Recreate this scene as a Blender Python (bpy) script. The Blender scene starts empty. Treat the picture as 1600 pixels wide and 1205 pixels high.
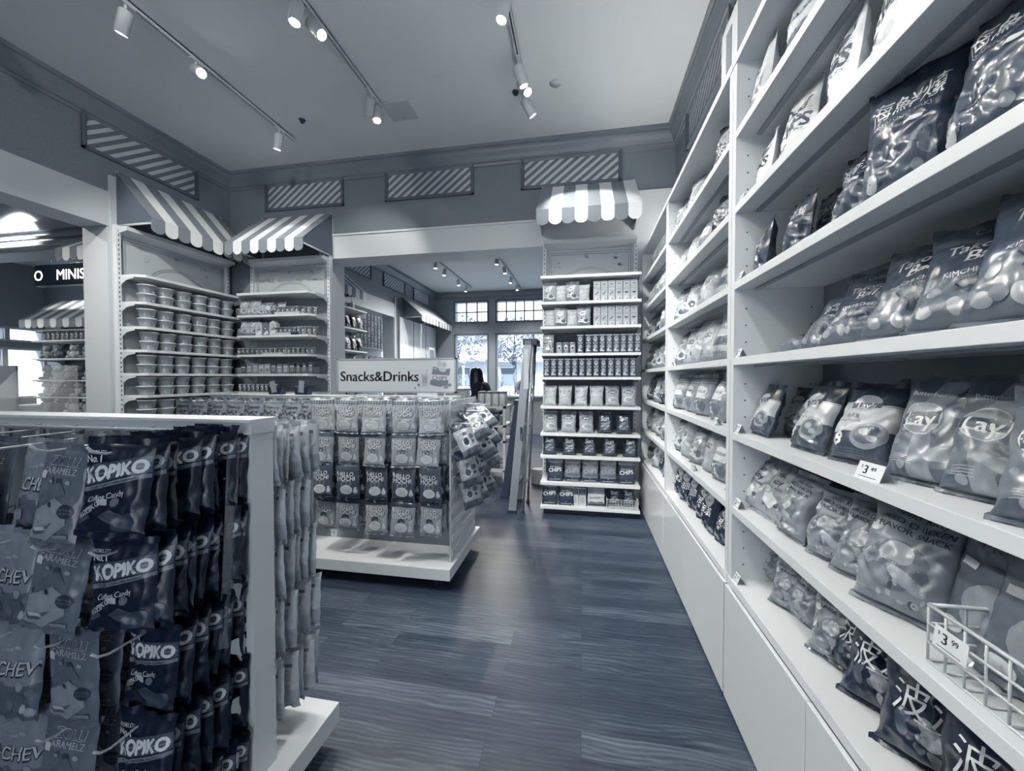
import bpy, bmesh, math, random
from mathutils import Vector, Matrix, noise
PI = math.pi
S = bpy.context.scene
COL = S.collection

# ------------------------------------------------------------------ camera
F_PX, CX, CY, EYE = 610.0, 800.0, 602.5, 1.5
YAW = math.atan(110 / F_PX)
PITCH = -math.atan(12.5 * math.cos(YAW) / F_PX)
cam_d = bpy.data.cameras.new('camera')
cam_d.sensor_width = 36.0
cam_d.lens = 36.0 * F_PX / 1600.0
cam_d.clip_start = 0.02
cam_d.clip_end = 200
cam = bpy.data.objects.new('camera', cam_d)
cam.location = (0, 0, EYE)
cam.rotation_euler = (PI / 2 + PITCH, 0, YAW)
COL.objects.link(cam)
S.camera = cam

# ------------------------------------------------------------------ colour management, world
S.view_settings.view_transform = 'Standard'
S.view_settings.look = 'None'
S.view_settings.gamma = 1
S.view_settings.use_curve_mapping = False
S.view_settings.exposure = 0.50
W = bpy.data.worlds.new('sky')
S.world = W
W.use_nodes = True
wn = W.node_tree.nodes['Background']
wn.inputs[0].default_value = (0.92, 0.955, 1.0, 1)
wn.inputs[1].default_value = 2.1

def sun():
    d = bpy.data.lights.new('sun', 'SUN')
    d.energy = 15.0
    d.angle = 0.03
    o = bpy.data.objects.new('sun', d)
    o.rotation_euler = (math.radians(48), 0, math.radians(-25))
    o.location = (0, 10, 12)
    COL.objects.link(o)
sun()
WARM = (1.0, 0.95, 0.865)
LK = 0.36          # strength of every track lamp
UP_E = 9.5        # energy of the added uplight strips on the shelving

# ------------------------------------------------------------------ helpers
def link(o, parent=None):
    COL.objects.link(o)
    if parent is not None:
        o.parent = parent
    return o

def tag(o, label=None, cat=None, group=None, kind=None):
    if label: o['label'] = label
    if cat: o['category'] = cat
    if group: o['group'] = group
    if kind: o['kind'] = kind
    return o

def empty(name, loc=(0, 0, 0), rz=0.0, label=None, cat=None, group=None, rot=None):
    o = bpy.data.objects.new(name, None)
    o.empty_display_size = 0.05
    o.location = loc
    o.rotation_euler = rot if rot else (0, 0, rz)
    link(o)
    return tag(o, label, cat, group)

class MB:
    """collects geometry, links it as one mesh object"""
    def __init__(s):
        s.v = []; s.f = []; s.m = []; s.sm = []
    def add(s, vs, fs, mi=0, smooth=False):
        n = len(s.v)
        s.v += [tuple(p) for p in vs]
        for f in fs:
            s.f.append(tuple(i + n for i in f)); s.m.append(mi); s.sm.append(smooth)
        return s
    def box(s, x0, x1, y0, y1, z0, z1, mi=0):
        if x0 > x1: x0, x1 = x1, x0
        if y0 > y1: y0, y1 = y1, y0
        if z0 > z1: z0, z1 = z1, z0
        vs = [(x0, y0, z0), (x1, y0, z0), (x1, y1, z0), (x0, y1, z0), (x0, y0, z1), (x1, y0, z1), (x1, y1, z1), (x0, y1, z1)]
        return s.add(vs, [(0, 3, 2, 1), (4, 5, 6, 7), (0, 1, 5, 4), (1, 2, 6, 5), (2, 3, 7, 6), (3, 0, 4, 7)], mi)
    def prism(s, pts, axis, a0, a1, mi=0):
        """pts: 2D outline; extruded along axis between a0 and a1"""
        n = len(pts)
        def P(p, a):
            if axis == 'x': return (a, p[0], p[1])
            if axis == 'y': return (p[0], a, p[1])
            return (p[0], p[1], a)
        vs = [P(p, a0) for p in pts] + [P(p, a1) for p in pts]
        fs = [tuple(range(n))[::-1], tuple(range(n, 2 * n))]
        fs += [(i, (i + 1) % n, (i + 1) % n + n, i + n) for i in range(n)]
        return s.add(vs, fs, mi)
    def tube(s, pts, r, n=8, mi=0, cap=True, r2=None):
        pts = [Vector(p) for p in pts]
        rings = []
        up = Vector((0, 0, 1))
        for i, p in enumerate(pts):
            a = pts[max(i - 1, 0)]; b = pts[min(i + 1, len(pts) - 1)]
            t = (b - a).normalized()
            u = t.cross(up)
            if u.length < 1e-3: u = t.cross(Vector((0, 1, 0)))
            u.normalize(); w = u.cross(t)
            rr = r if r2 is None else r + (r2 - r) * i / (len(pts) - 1)
            rings.append([p + (u * math.cos(2 * PI * k / n) + w * math.sin(2 * PI * k / n)) * rr for k in range(n)])
        vs = [q for ring in rings for q in ring]
        fs = []
        for i in range(len(rings) - 1):
            for k in range(n):
                a = i * n + k; b = i * n + (k + 1) % n
                fs.append((a, b, b + n, a + n))
        if cap:
            fs.append(tuple(range(n))[::-1]); fs.append(tuple(range(len(vs) - n, len(vs))))
        return s.add(vs, fs, mi, True)
    def lathe(s, prof, c=(0, 0, 0), n=24, mi=0, mis=None, smooth=True):
        vs = []; k0 = len(prof)
        for (r, z) in prof:
            for k in range(n):
                a = 2 * PI * k / n
                vs.append((c[0] + r * math.cos(a), c[1] + r * math.sin(a), c[2] + z))
        for i in range(k0 - 1):
            fs = []
            for k in range(n):
                a = i * n + k; b = i * n + (k + 1) % n
                fs.append((a, b, b + n, a + n))
            s_n = len(s.v)
            if i == 0:
                base = len(s.v); s.v += vs
            for f in fs:
                s.f.append(tuple(q + base for q in f)); s.m.append(mis[i] if mis else mi); s.sm.append(smooth)
        if prof[0][0] > 1e-4:
            s.f.append(tuple(base + q for q in range(n))[::-1]); s.m.append(mis[0] if mis else mi); s.sm.append(False)
        if prof[-1][0] > 1e-4:
            s.f.append(tuple(base + (k0 - 1) * n + q for q in range(n))); s.m.append(mis[-1] if mis else mi); s.sm.append(False)
        return s
    def ball(s, c, r, n=12, mi=0, sc=(1, 1, 1)):
        m = n // 2; vs = []; fs = []
        for i in range(m + 1):
            t = PI * i / m
            for k in range(n):
                a = 2 * PI * k / n
                vs.append((c[0] + r * sc[0] * math.sin(t) * math.cos(a), c[1] + r * sc[1] * math.sin(t) * math.sin(a), c[2] + r * sc[2] * math.cos(t)))
        for i in range(m):
            for k in range(n):
                a = i * n + k; b = i * n + (k + 1) % n
                fs.append((a, a + n, b + n, b))
        return s.add(vs, fs, mi, True)
    def xform(s, M):
        s.v = [tuple(M @ Vector(p)) for p in s.v]; return s
    def mesh(s, name, mats):
        me = bpy.data.meshes.new(name)
        me.from_pydata(s.v, [], s.f)
        for m in (mats if isinstance(mats, (list, tuple)) else [mats]): me.materials.append(m)
        me.polygons.foreach_set('material_index', s.m)
        me.polygons.foreach_set('use_smooth', s.sm)
        me.update()
        return me
    def build(s, name, mats, parent=None, bevel=0, loc=None, rz=None):
        o = bpy.data.objects.new(name, s.mesh(name, mats))
        link(o, parent)
        if loc is not None: o.location = loc
        if rz is not None: o.rotation_euler = (0, 0, rz)
        if bevel:
            b = o.modifiers.new('bevel', 'BEVEL'); b.width = bevel; b.segments = 2; b.limit_method = 'ANGLE'; b.harden_normals = False
        return o

def struct(o): o['kind'] = 'structure'; return o
def inst(name, me, loc, rot=(0, 0, 0), sc=1.0, parent=None, **k):
    o = bpy.data.objects.new(name, me)
    o.location = loc; o.rotation_euler = rot
    o.scale = (sc, sc, sc) if not isinstance(sc, tuple) else sc
    link(o, parent)
    return tag(o, **k)
def copy_tree(o, parent=None):
    c = o.copy(); COL.objects.link(c)
    if parent is not None: c.parent = parent
    for ch in list(o.children): copy_tree(ch, c)
    return c

ORD = ['first', 'second', 'third', 'fourth', 'fifth', 'sixth', 'seventh', 'eighth', 'ninth', 'tenth', 'eleventh', 'twelfth', 'thirteenth', 'fourteenth', 'fifteenth', 'sixteenth', 'seventeenth', 'eighteenth']
def oth(i, n, a='left', b='right'):
    if n == 1: return 'only'
    if i == 0: return a + 'most'
    if i == n - 1: return b + 'most'
    return ORD[i] + ' from ' + a

# ------------------------------------------------------------------ materials
def lin(c): return c / 12.92 if c <= 0.04045 else ((c + 0.055) / 1.055) ** 2.4
def tone(t):
    """duotone: navy at 0, warm white at 1"""
    a = (0.05, 0.105, 0.185); b = (0.91, 0.93, 0.943)
    m = (0.448, 0.488, 0.528)
    if t < .5: k = t * 2; c = [a[i] + (m[i] - a[i]) * k for i in range(3)]
    else: k = t * 2 - 1; c = [m[i] + (b[i] - m[i]) * k for i in range(3)]
    return tuple(lin(x) for x in c) + (1,)
MC = {}
def mat(t, rough=0.5, kind='plain', metal=0.0, spec=0.5):
    key = (round(t, 3), rough, kind, metal, spec)
    if key in MC: return MC[key]
    m = bpy.data.materials.new('%s_%02d' % (kind, int(t * 100)))
    m.use_nodes = True
    nt = m.node_tree; p = nt.nodes['Principled BSDF']
    p.inputs['Base Color'].default_value = tone(t)
    p.inputs['Roughness'].default_value = rough
    p.inputs['Metallic'].default_value = metal
    p.inputs['Specular IOR Level'].default_value = spec
    if kind in ('film', 'fabric', 'paint', 'foliage'):
        tc = nt.nodes.new('ShaderNodeTexCoord'); n = nt.nodes.new('ShaderNodeTexNoise'); b = nt.nodes.new('ShaderNodeBump')
        if kind == 'film': n.noise_type = 'RIDGED_MULTIFRACTAL'
        sc, st, di = {'film': (11, 0.22, 0.012), 'fabric': (260, 0.15, 0.01), 'paint': (60, 0.03, 0.002), 'foliage': (30, .5, .05)}[kind]
        n.inputs['Scale'].default_value = sc; n.inputs['Detail'].default_value = 2
        b.inputs['Strength'].default_value = st; b.inputs['Distance'].default_value = di
        nt.links.new(tc.outputs['Object'], n.inputs['Vector'])
        nt.links.new(n.outputs['Fac'], b.inputs['Height']); nt.links.new(b.outputs['Normal'], p.inputs['Normal'])
        if kind == 'film':
            p.inputs['Coat Weight'].default_value = 0.3; p.inputs['Coat Roughness'].default_value = 0.12
            nt.links.new(b.outputs['Normal'], p.inputs['Coat Normal'])
        if kind == 'paint':
            # faint unevenness of brushed paint
            r = nt.nodes.new('ShaderNodeMapRange'); r.inputs[3].default_value = rough - .02; r.inputs[4].default_value = rough + .02
            nt.links.new(n.outputs['Fac'], r.inputs[0]); nt.links.new(r.outputs[0], p.inputs['Roughness'])
    MC[key] = m
    return m
def emis(name, col, st):
    m = bpy.data.materials.new(name); m.use_nodes = True
    p = m.node_tree.nodes['Principled BSDF']
    p.inputs['Base Color'].default_value = (.8, .8, .8, 1)
    p.inputs['Emission Color'].default_value = col + (1,); p.inputs['Emission Strength'].default_value = st
    return m
def floor_mat():
    m = bpy.data.materials.new('wood_floor'); m.use_nodes = True
    nt = m.node_tree; p = nt.nodes['Principled BSDF']; N = nt.nodes.new; L = nt.links.new
    tc = N('ShaderNodeTexCoord')
    br = N('ShaderNodeTexBrick'); br.offset = 0.37; br.offset_frequency = 2; br.squash = 1
    br.inputs['Scale'].default_value = 1.0; br.inputs['Mortar Size'].default_value = 0.0012
    br.inputs['Brick Width'].default_value = 1.05; br.inputs['Row Height'].default_value = 0.118
    br.inputs['Color1'].default_value = (0, 0, 0, 1); br.inputs['Color2'].default_value = (1, 1, 1, 1); br.inputs['Mortar'].default_value = (0.5, .5, .5, 1)
    L(tc.outputs['Object'], br.inputs['Vector'])
    # per plank shift of the grain
    add = N('ShaderNodeVectorMath'); add.operation = 'MULTIPLY_ADD'
    L(br.outputs['Color'], add.inputs[0]); add.inputs[1].default_value = (7.3, 3.1, 5.7)
    L(tc.outputs['Object'], add.inputs[2])
    mp = N('ShaderNodeMapping'); mp.inputs['Scale'].default_value = (1.3, 13, 1)
    L(add.outputs[0], mp.inputs['Vector'])
    g = N('ShaderNodeTexNoise'); g.inputs['Scale'].default_value = 2.2; g.inputs['Detail'].default_value = 7; g.inputs['Roughness'].default_value = .62; g.inputs['Distortion'].default_value = 1.2
    L(mp.outputs[0], g.inputs['Vector'])
    w = N('ShaderNodeTexWave'); w.wave_type = 'BANDS'; w.bands_direction = 'Y'; w.inputs['Scale'].default_value = 9; w.inputs['Distortion'].default_value = 14; w.inputs['Detail'].default_value = 2; w.inputs['Detail Scale'].default_value = .45
    mp2 = N('ShaderNodeMapping'); mp2.inputs['Scale'].default_value = (.55, 1.5, 1)
    L(add.outputs[0], mp2.inputs['Vector']); L(mp2.outputs[0], w.inputs['Vector'])
    mx = N('ShaderNodeMix'); mx.inputs[0].default_value = .16
    L(g.outputs['Fac'], mx.inputs[2]); L(w.outputs['Fac'], mx.inputs[3])
    m2 = N('ShaderNodeMix'); m2.inputs[0].default_value = .20
    sep = N('ShaderNodeSeparateColor'); L(br.outputs['Color'], sep.inputs[0])
    L(mx.outputs[0], m2.inputs[2]); L(sep.outputs[0], m2.inputs[3])
    cr = N('ShaderNodeValToRGB')
    e = cr.color_ramp.elements; e[0].position = .28; e[0].color = tone(.04); e[1].position = .76; e[1].color = tone(.37)
    x = cr.color_ramp.elements.new(.5); x.color = tone(.16)
    L(m2.outputs[0], cr.inputs[0])
    dk = N('ShaderNodeMix'); dk.data_type = 'RGBA'
    L(br.outputs['Fac'], dk.inputs[0]); L(cr.outputs[0], dk.inputs[6]); dk.inputs[7].default_value = tone(.05)
    L(dk.outputs[2], p.inputs['Base Color'])
    rr = N('ShaderNodeMapRange'); rr.inputs[3].default_value = .34; rr.inputs[4].default_value = .5
    L(g.outputs['Fac'], rr.inputs[0]); L(rr.outputs[0], p.inputs['Roughness'])
    b = N('ShaderNodeBump'); b.inputs['Strength'].default_value = .25; b.inputs['Distance'].default_value = .002
    L(mx.outputs[0], b.inputs['Height']); L(b.outputs[0], p.inputs['Normal'])
    return m
def stripe_mat(name, ang, width, a, b, axis):
    """diagonal painted stripes in object space; axis = the horizontal axis of the panel"""
    m = bpy.data.materials.new(name); m.use_nodes = True
    nt = m.node_tree; p = nt.nodes['Principled BSDF']; N = nt.nodes.new; L = nt.links.new
    tc = N('ShaderNodeTexCoord'); sp = N('ShaderNodeSeparateXYZ'); L(tc.outputs['Object'], sp.inputs[0])
    h = N('ShaderNodeMath'); h.operation = 'MULTIPLY'; h.inputs[1].default_value = math.sin(ang) / width
    v = N('ShaderNodeMath'); v.operation = 'MULTIPLY'; v.inputs[1].default_value = -math.cos(ang) / width
    L(sp.outputs[axis], h.inputs[0]); L(sp.outputs[2], v.inputs[0])
    s = N('ShaderNodeMath'); s.operation = 'ADD'; L(h.outputs[0], s.inputs[0]); L(v.outputs[0], s.inputs[1])
    fr = N('ShaderNodeMath'); fr.operation = 'FRACT'; L(s.outputs[0], fr.inputs[0])
    gt = N('ShaderNodeMath'); gt.operation = 'GREATER_THAN'; gt.inputs[1].default_value = .52; L(fr.outputs[0], gt.inputs[0])
    mx = N('ShaderNodeMix'); mx.data_type = 'RGBA'; mx.inputs[6].default_value = tone(a); mx.inputs[7].default_value = tone(b)
    L(gt.outputs[0], mx.inputs[0]); L(mx.outputs[2], p.inputs['Base Color'])
    p.inputs['Roughness'].default_value = .5
    return m
def glass_mat():
    m = bpy.data.materials.new('window_glass'); m.use_nodes = True
    nt = m.node_tree; nt.nodes.clear(); N = nt.nodes.new; L = nt.links.new
    o = N('ShaderNodeOutputMaterial'); t = N('ShaderNodeBsdfTransparent'); g = N('ShaderNodeBsdfGlossy'); mx = N('ShaderNodeMixShader')
    g.inputs['Roughness'].default_value = .05; mx.inputs[0].default_value = .06
    t.inputs[0].default_value = (.96, .98, 1, 1)
    L(t.outputs[0], mx.inputs[1]); L(g.outputs[0], mx.inputs[2]); L(mx.outputs[0], o.inputs[0])
    return m
def clear_mat(al=.25, t=.8):
    m = bpy.data.materials.new('clear_plastic'); m.use_nodes = True
    p = m.node_tree.nodes['Principled BSDF']
    p.inputs['Base Color'].default_value = tone(t); p.inputs['Roughness'].default_value = .15; p.inputs['Alpha'].default_value = al
    return m
WHITE = mat(.90, .38, 'paint'); WHITE2 = mat(.84, .5); SLATE = mat(.50, .28, 'paint'); CEIL = mat(.93, .85)
CROWN = mat(.50, .35); METAL = mat(.62, .35, metal=.7); DARKM = mat(.10, .4); BLACK = mat(.02, .35); WIRE = mat(.82, .3)
GLASS = glass_mat(); CLEAR = clear_mat(); CLEAR2 = clear_mat(.5, .6)
FABW = mat(.93, .75, 'fabric'); FABD = mat(.52, .75, 'fabric')
LAMP = emis('lamp_glow', (1, .97, .9), 22.0)
# ------------------------------------------------------------------ the room
ZC = 4.37; XL = -4.94; XR = 1.05; YB = 4.8; YW = 12.7; TB = 0.35
FLO = MB().box(-14.2, 1.35, -3.6, 13.0, -.1, 0).build('floor', floor_mat()); struct(FLO)
struct(MB().box(-14.2, 1.35, -3.6, 13.0, ZC, ZC + .12).build('ceiling', CEIL))
struct(MB().box(XR, XR + .3, -3.6, 13.0, 0, ZC).build('wall_right', SLATE))
wf = MB(); wf.box(-14.2, -1.9, -3.6, -3.4, 0, ZC); wf.box(-1.9, .9, -3.6, -3.4, 3.3, ZC); wf.box(.9, XR + .3, -3.6, -3.4, 0, ZC)
struct(wf.build('wall_front', mat(.6, .6, 'paint')))
# back wall: two openings' header, piers
w = MB()
w.box(XL, -3.42, YB, YB + TB, 0, ZC)
w.box(-3.42, -.30, YB, YB + TB, 3.44, ZC)
w.box(-.30, XR, YB, YB + TB, 0, ZC)
struct(w.build('wall_back', SLATE))
b = MB()
b.box(-3.44, .50, YB - .02, YB + TB + .02, 3.10, 3.42)
b.box(-3.45, .52, YB - .035, YB, 3.40, 3.425)
b.box(-3.52, -3.42, YB - .02, YB + TB + .02, 0, 3.42)
b.box(-3.42, -3.40, YB - .02, YB + TB + .02, 0, 3.10)
b.box(.50, XR, YB - .02, YB, 0, 3.68)
struct(b.build('trim_1', WHITE))
# left wall, pierced by the openings to the next hall
w = MB()
y0, y1 = -1.6, 3.34
w.box(XL - .3, XL, -3.4, y0, 0, ZC)
w.box(XL - .3, XL, y0, y1, 3.46, ZC)
w.box(XL - .3, XL, y1, 7.85, 0, ZC)
w.box(XL - .3, XL, 7.85, 9.70, 3.44, ZC)
w.box(XL - .3, XL, 9.70, YW, 0, ZC)
struct(w.build('wall_left', SLATE))
b = MB()
for a, c in ((y0, y1), (7.85, 9.70)):
    b.box(XL - .31, XL + .02, a - .12, c + .0, 3.10, 3.46)
    b.box(XL - .32, XL + .01, c - .02, c - .0, 0, 3.10)
    b.box(XL - .02, XL + .03, c - .0, c + .06, 0, 3.64)
    b.box(XL - .32, XL + .02, a - .12, a, 0, 3.10)
b.box(XL, XL + .012, 5.16, 9.75, 3.10, 3.46)
struct(b.build('trim_2', mat(.80, .5, 'paint')))
# crown moulding, stepped profile
def crown_prof(d=1):
    return [(0, ZC), (0, 4.14), (.015, 4.14), (.02, 4.17), (.035, 4.175), (.035, 4.20), (.05, 4.235), (.075, 4.275), (.085, 4.30), (.085, 4.325), (.105, 4.33), (.105, ZC)]
c = MB()
for yy, x0, x1 in ((YB, XL, XR), (YW, XL, XR)):
    c.prism([(yy - p[0], p[1]) for p in crown_prof()], 'x', x0, x1)
c.prism([(XR - p[0], p[1]) for p in crown_prof()], 'y', -3.4, YB)
c.prism([(XL + p[0], p[1]) for p in crown_prof()], 'y', -3.4, YB)
c.prism([(XL + p[0], p[1]) for p in crown_prof()], 'y', YB + TB, YW)
struct(c.build('trim_3', CROWN))
bb = MB(); bb.box(XL, -3.5, YB - .02, YB, 0, .12); bb.box(XL, XL + .02, 3.4, YB, 0, .12); bb.box(XL, XL + .02, YB + TB, 7.7, 0, .12)
struct(bb.build('baseboard_back', WHITE))
# window wall
ww = MB(); WF = mat(.62, .5, 'paint')
def hole_wall(mb, y0, y1, x0, x1, holes):
    xs = sorted({x0, x1} | {h[0] for h in holes} | {h[1] for h in holes})
    zs = sorted({0, ZC} | {h[2] for h in holes} | {h[3] for h in holes})
    for i in range(len(xs) - 1):
        for j in range(len(zs) - 1):
            cx = (xs[i] + xs[i + 1]) / 2; cz = (zs[j] + zs[j + 1]) / 2
            if not any(h[0] < cx < h[1] and h[2] < cz < h[3] for h in holes):
                mb.box(xs[i], xs[i + 1], y0, y1, zs[j], zs[j + 1])
WH = [(-4.24, -3.13, 3.38, 4.03), (-2.80, .85, 3.38, 4.03), (-4.24, -3.13, .75, 2.93), (-2.80, .85, .02, 2.93)]
hole_wall(ww, YW, YW + .25, XL - .3, XR + .3, WH)
struct(ww.build('wall_window_side', WF))
def window(n, x0, x1, z0, z1, cols, rows, y=YW, axis='x'):
    def bx(mb, a0, a1, d0, d1, zz0, zz1):
        if axis == 'x': mb.box(a0, a1, d0, d1, zz0, zz1)
        else: mb.box(d0, d1, a0, a1, zz0, zz1)
    g = MB(); bx(g, x0, x1, y + .10, y + .106, z0, z1)
    w_ = g.build('window_%d' % n, GLASS); struct(w_)
    fr = MB(); t = .035
    bx(fr, x0 - .05, x1 + .05, y - .02, y + .03, z0 - .05, z0); bx(fr, x0 - .05, x1 + .05, y - .02, y + .03, z1, z1 + .05)
    bx(fr, x0 - .05, x0, y - .02, y + .03, z0 - .05, z1 + .05); bx(fr, x1, x1 + .05, y - .02, y + .03, z0 - .05, z1 + .05)
    for i in range(1, cols):
        xx = x0 + (x1 - x0) * i / cols; bx(fr, xx - .018, xx + .018, y + .07, y + .13, z0, z1)
    for j in range(1, rows):
        zz = z0 + (z1 - z0) * j / rows; bx(fr, x0, x1, y + .07, y + .13, zz - .016, zz + .016)
    fr.build('window_frame', mat(.42, .5), w_)
window(1, -4.24, -3.13, 3.38, 4.03, 3, 2)
window(2, -2.80, .85, 3.38, 4.03, 12, 2)
window(3, -4.24, -3.13, .75, 2.93, 1, 1)
window(4, -2.80, .85, .02, 2.93, 3, 1)
window(9, -1.9, .9, .02, 3.3, 4, 1, y=-3.55)  # unseen shop window, added to let soft fill light in from behind
# the neighbouring hall, seen through the left opening
ww = MB()
def hole_wall_x(mb, x0, x1, y0, y1, holes):
    ys = sorted({y0, y1} | {h[0] for h in holes} | {h[1] for h in holes})
    zs = sorted({0, ZC} | {h[2] for h in holes} | {h[3] for h in holes})
    for i in range(len(ys) - 1):
        for j in range(len(zs) - 1):
            cy = (ys[i] + ys[i + 1]) / 2; cz = (zs[j] + zs[j + 1]) / 2
            if not any(h[0] < cy < h[1] and h[2] < cz < h[3] for h in holes):
                mb.box(x0, x1, ys[i], ys[i + 1], zs[j], zs[j + 1])
HL = [(5.4, 7.25, 2.45, 2.72), (7.34, 7.95, 2.45, 2.72), (5.4, 7.2, .8, 2.2), (7.3, 7.95, .8, 2.2)]
hole_wall_x(ww, -14.25, -14.0, -3.4, 13, HL)
struct(ww.build('wall_far_left', mat(.68, .6, 'paint')))
for i, h in enumerate(HL):
    g = MB().box(-14.12, -14.11, h[0], h[1], h[2], h[3]).build('window_%d' % (5 + i), GLASS); struct(g)
    f = MB()
    for (a, b_) in ((h[0] - .05, h[0]), (h[1], h[1] + .05)): f.box(-14.02, -13.97, a, b_, h[2] - .05, h[3] + .05)
    for (a, b_) in ((h[2] - .05, h[2]), (h[3], h[3] + .05)): f.box(-14.02, -13.97, h[0], h[1], a, b_)
    f.build('window_frame', WHITE, g)
struct(MB().box(-14.0, XL - .3, 7.99, 8.2, 0, ZC).build('wall_left_hall', mat(.66, .6, 'paint')))
bm_ = MB()
bm_.box(-13.95, XL - .32, 4.9, 5.3, 3.55, ZC); bm_.box(-13.95, XL - .32, 4.84, 4.9, 3.86, 4.0); bm_.box(-13.95, XL - .32, 4.80, 4.86, 3.6, 3.66)
bm_.box(-13.95, XL - .32, 4.78, 4.84, 3.70, 3.74)
struct(bm_.build('trim_4', mat(.70, .5)))

# striped panels set high on the walls
def panel(c, horiz, face, label):
    """c centre of the panel on the wall plane; horiz 'x' or 'y'; face = direction it looks"""
    t = empty('striped_wall_panel', c, 0, label, 'wall panel', 'framed striped panels high on the walls')
    W2, H2 = .60, .195
    ax = 0 if horiz == 'x' else 1
    sgn = 1 if (horiz == 'x' or face > 0) else -1
    def bx(mb, a0, a1, d0, d1, z0, z1, mi=0):
        if horiz == 'x': mb.box(a0, a1, min(d0 * face, d1 * face), max(d0 * face, d1 * face), z0, z1, mi)
        else: mb.box(min(d0 * face, d1 * face), max(d0 * face, d1 * face), a0, a1, z0, z1, mi)
    f = MB()
    for (o, d, wd) in ((0, .03, .022), (.022, .018, .02)):
        bx(f, -W2 + o, W2 - o, 0, d, H2 - o - wd, H2 - o); bx(f, -W2 + o, W2 - o, 0, d, -H2 + o, -H2 + o + wd)
        bx(f, -W2 + o, -W2 + o + wd, 0, d, -H2 + o, H2 - o); bx(f, W2 - o - wd, W2 - o, 0, d, -H2 + o, H2 - o)
    f.build('frame', mat(.36, .35), t)
    i = MB(); bx(i, -W2 + .03, W2 - .03, 0, .008, -H2 + .03, H2 - .03)
    i.build('striped_insert', stripe_mat('panel_stripes', math.radians(38 if sgn > 0 else -38), .075, .42, .80, ax), t)
for k, (x, s) in enumerate(((-3.75, 'striped panel on the back wall above the cup shelves awning'), (-1.95, 'striped panel centred on the back wall above the wide opening'), (-.15, 'striped panel on the back wall just above the brightly lit awning'))):
    panel((x, YB, 4.0), 'x', -1, s)
panel((XL, 3.72, 4.0), 'y', 1, 'striped panel on the left wall above the noodle bowl awning')
panel((XL, 1.92, 4.0), 'y', 1, 'striped panel cut by the left edge of the photo, above the left opening')
panel((XR, 3.67, 4.0), 'y', -1, 'striped panel on the right wall above the tall white shelving')
panel((XR, 1.87, 4.0), 'y', -1, 'striped panel on the right wall, partly behind the top of the near shelves')
for y, s in ((7.95, 'nearest of the three striped panels in the room behind'), (9.73, 'middle striped panel of three in the room behind'), (11.5, 'farthest striped panel in the room behind, above its awnings')):
    panel((XL, y, 4.0), 'y', 1, s)

# ------------------------------------------------------------------ track lighting
def track(x, y0, y1, label, mesh_z=ZC):
    t = empty('lighting_track', (x, y0, ZC), 0, label, 'light track', 'ceiling lighting tracks')
    m = MB(); L_ = y1 - y0
    m.box(-.018, -.006, 0, L_, -.035, 0); m.box(.006, .018, 0, L_, -.035, 0); m.box(-.018, .018, 0, L_, -.012, 0)
    m.build('track_rail', WHITE2, t)
    g = MB().box(-.006, .006, 0, L_, -.030, -.012).build('track_slot', BLACK, t)
    e = MB(); e.box(-.02, .02, -.01, .0, -.038, 0); e.box(-.02, .02, L_, L_ + .01, -.038, 0); e.build('end_cap', WHITE2, t)
track(-3.42, -2.6, 4.2, 'white lighting track on the ceiling nearest the left wall')
track(-2.09, -2.6, 3.85, 'white lighting track along the middle of the ceiling')
track(-.57, -2.6, 4.1, 'white lighting track on the ceiling nearest the tall right shelves')
track(-3.48, 8.6, 12.0, 'left lighting track in the room behind')
track(-1.95, 8.6, 12.3, 'right lighting track in the room behind')
BODY = MB().lathe([(.030, .0), (.046, .012), (.046, .165), (.040, .175), (.036, .17), (.036, .15)], n=20).mesh('lamp_housing', WHITE2)
LENS = MB().lathe([(.0355, .160), (.0355, .166), (.0, .168)], n=20).mesh('lamp_lens', LAMP)
MOUNT = MB().box(-.017, .017, -.06, .06, -.045, -.03).tube([(0, 0, -.04), (0, 0, -.10)], .011).tube([(0, 0, -.10), (.0, 0, -.12)], .02).mesh('mount', WHITE2)
def head(x, y, target, label, power=0, cone=60, group='track spotlights', off=(0, 0)):
    """one track head: mount, housing, glowing lens and its own light"""
    t = empty('track_spotlight', (x, y, ZC), 0, label, 'spotlight', group)
    inst('mount', MOUNT, (0, 0, 0), parent=t)
    pv = Vector((0, 0, -.115)); d = (Vector(target) - (Vector((x, y, ZC)) + pv)).normalized()
    q = Vector((0, 0, 1)).rotation_difference(d).to_euler()
    hb = inst('lamp_housing', BODY, pv - d * .03, q, parent=t)
    ln = inst('lamp_lens', LENS, (0, 0, 0), parent=hb)
    if power:
        l = bpy.data.lights.new('lamp_light', 'SPOT'); l.energy = power * LK; l.color = WARM
        l.spot_size = math.radians(cone); l.spot_blend = .55; l.shadow_soft_size = .035
        o = bpy.data.objects.new('lamp_light', l); link(o, hb); o.location = (0, 0, .19); o.rotation_euler = (PI, 0, 0)
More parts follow.
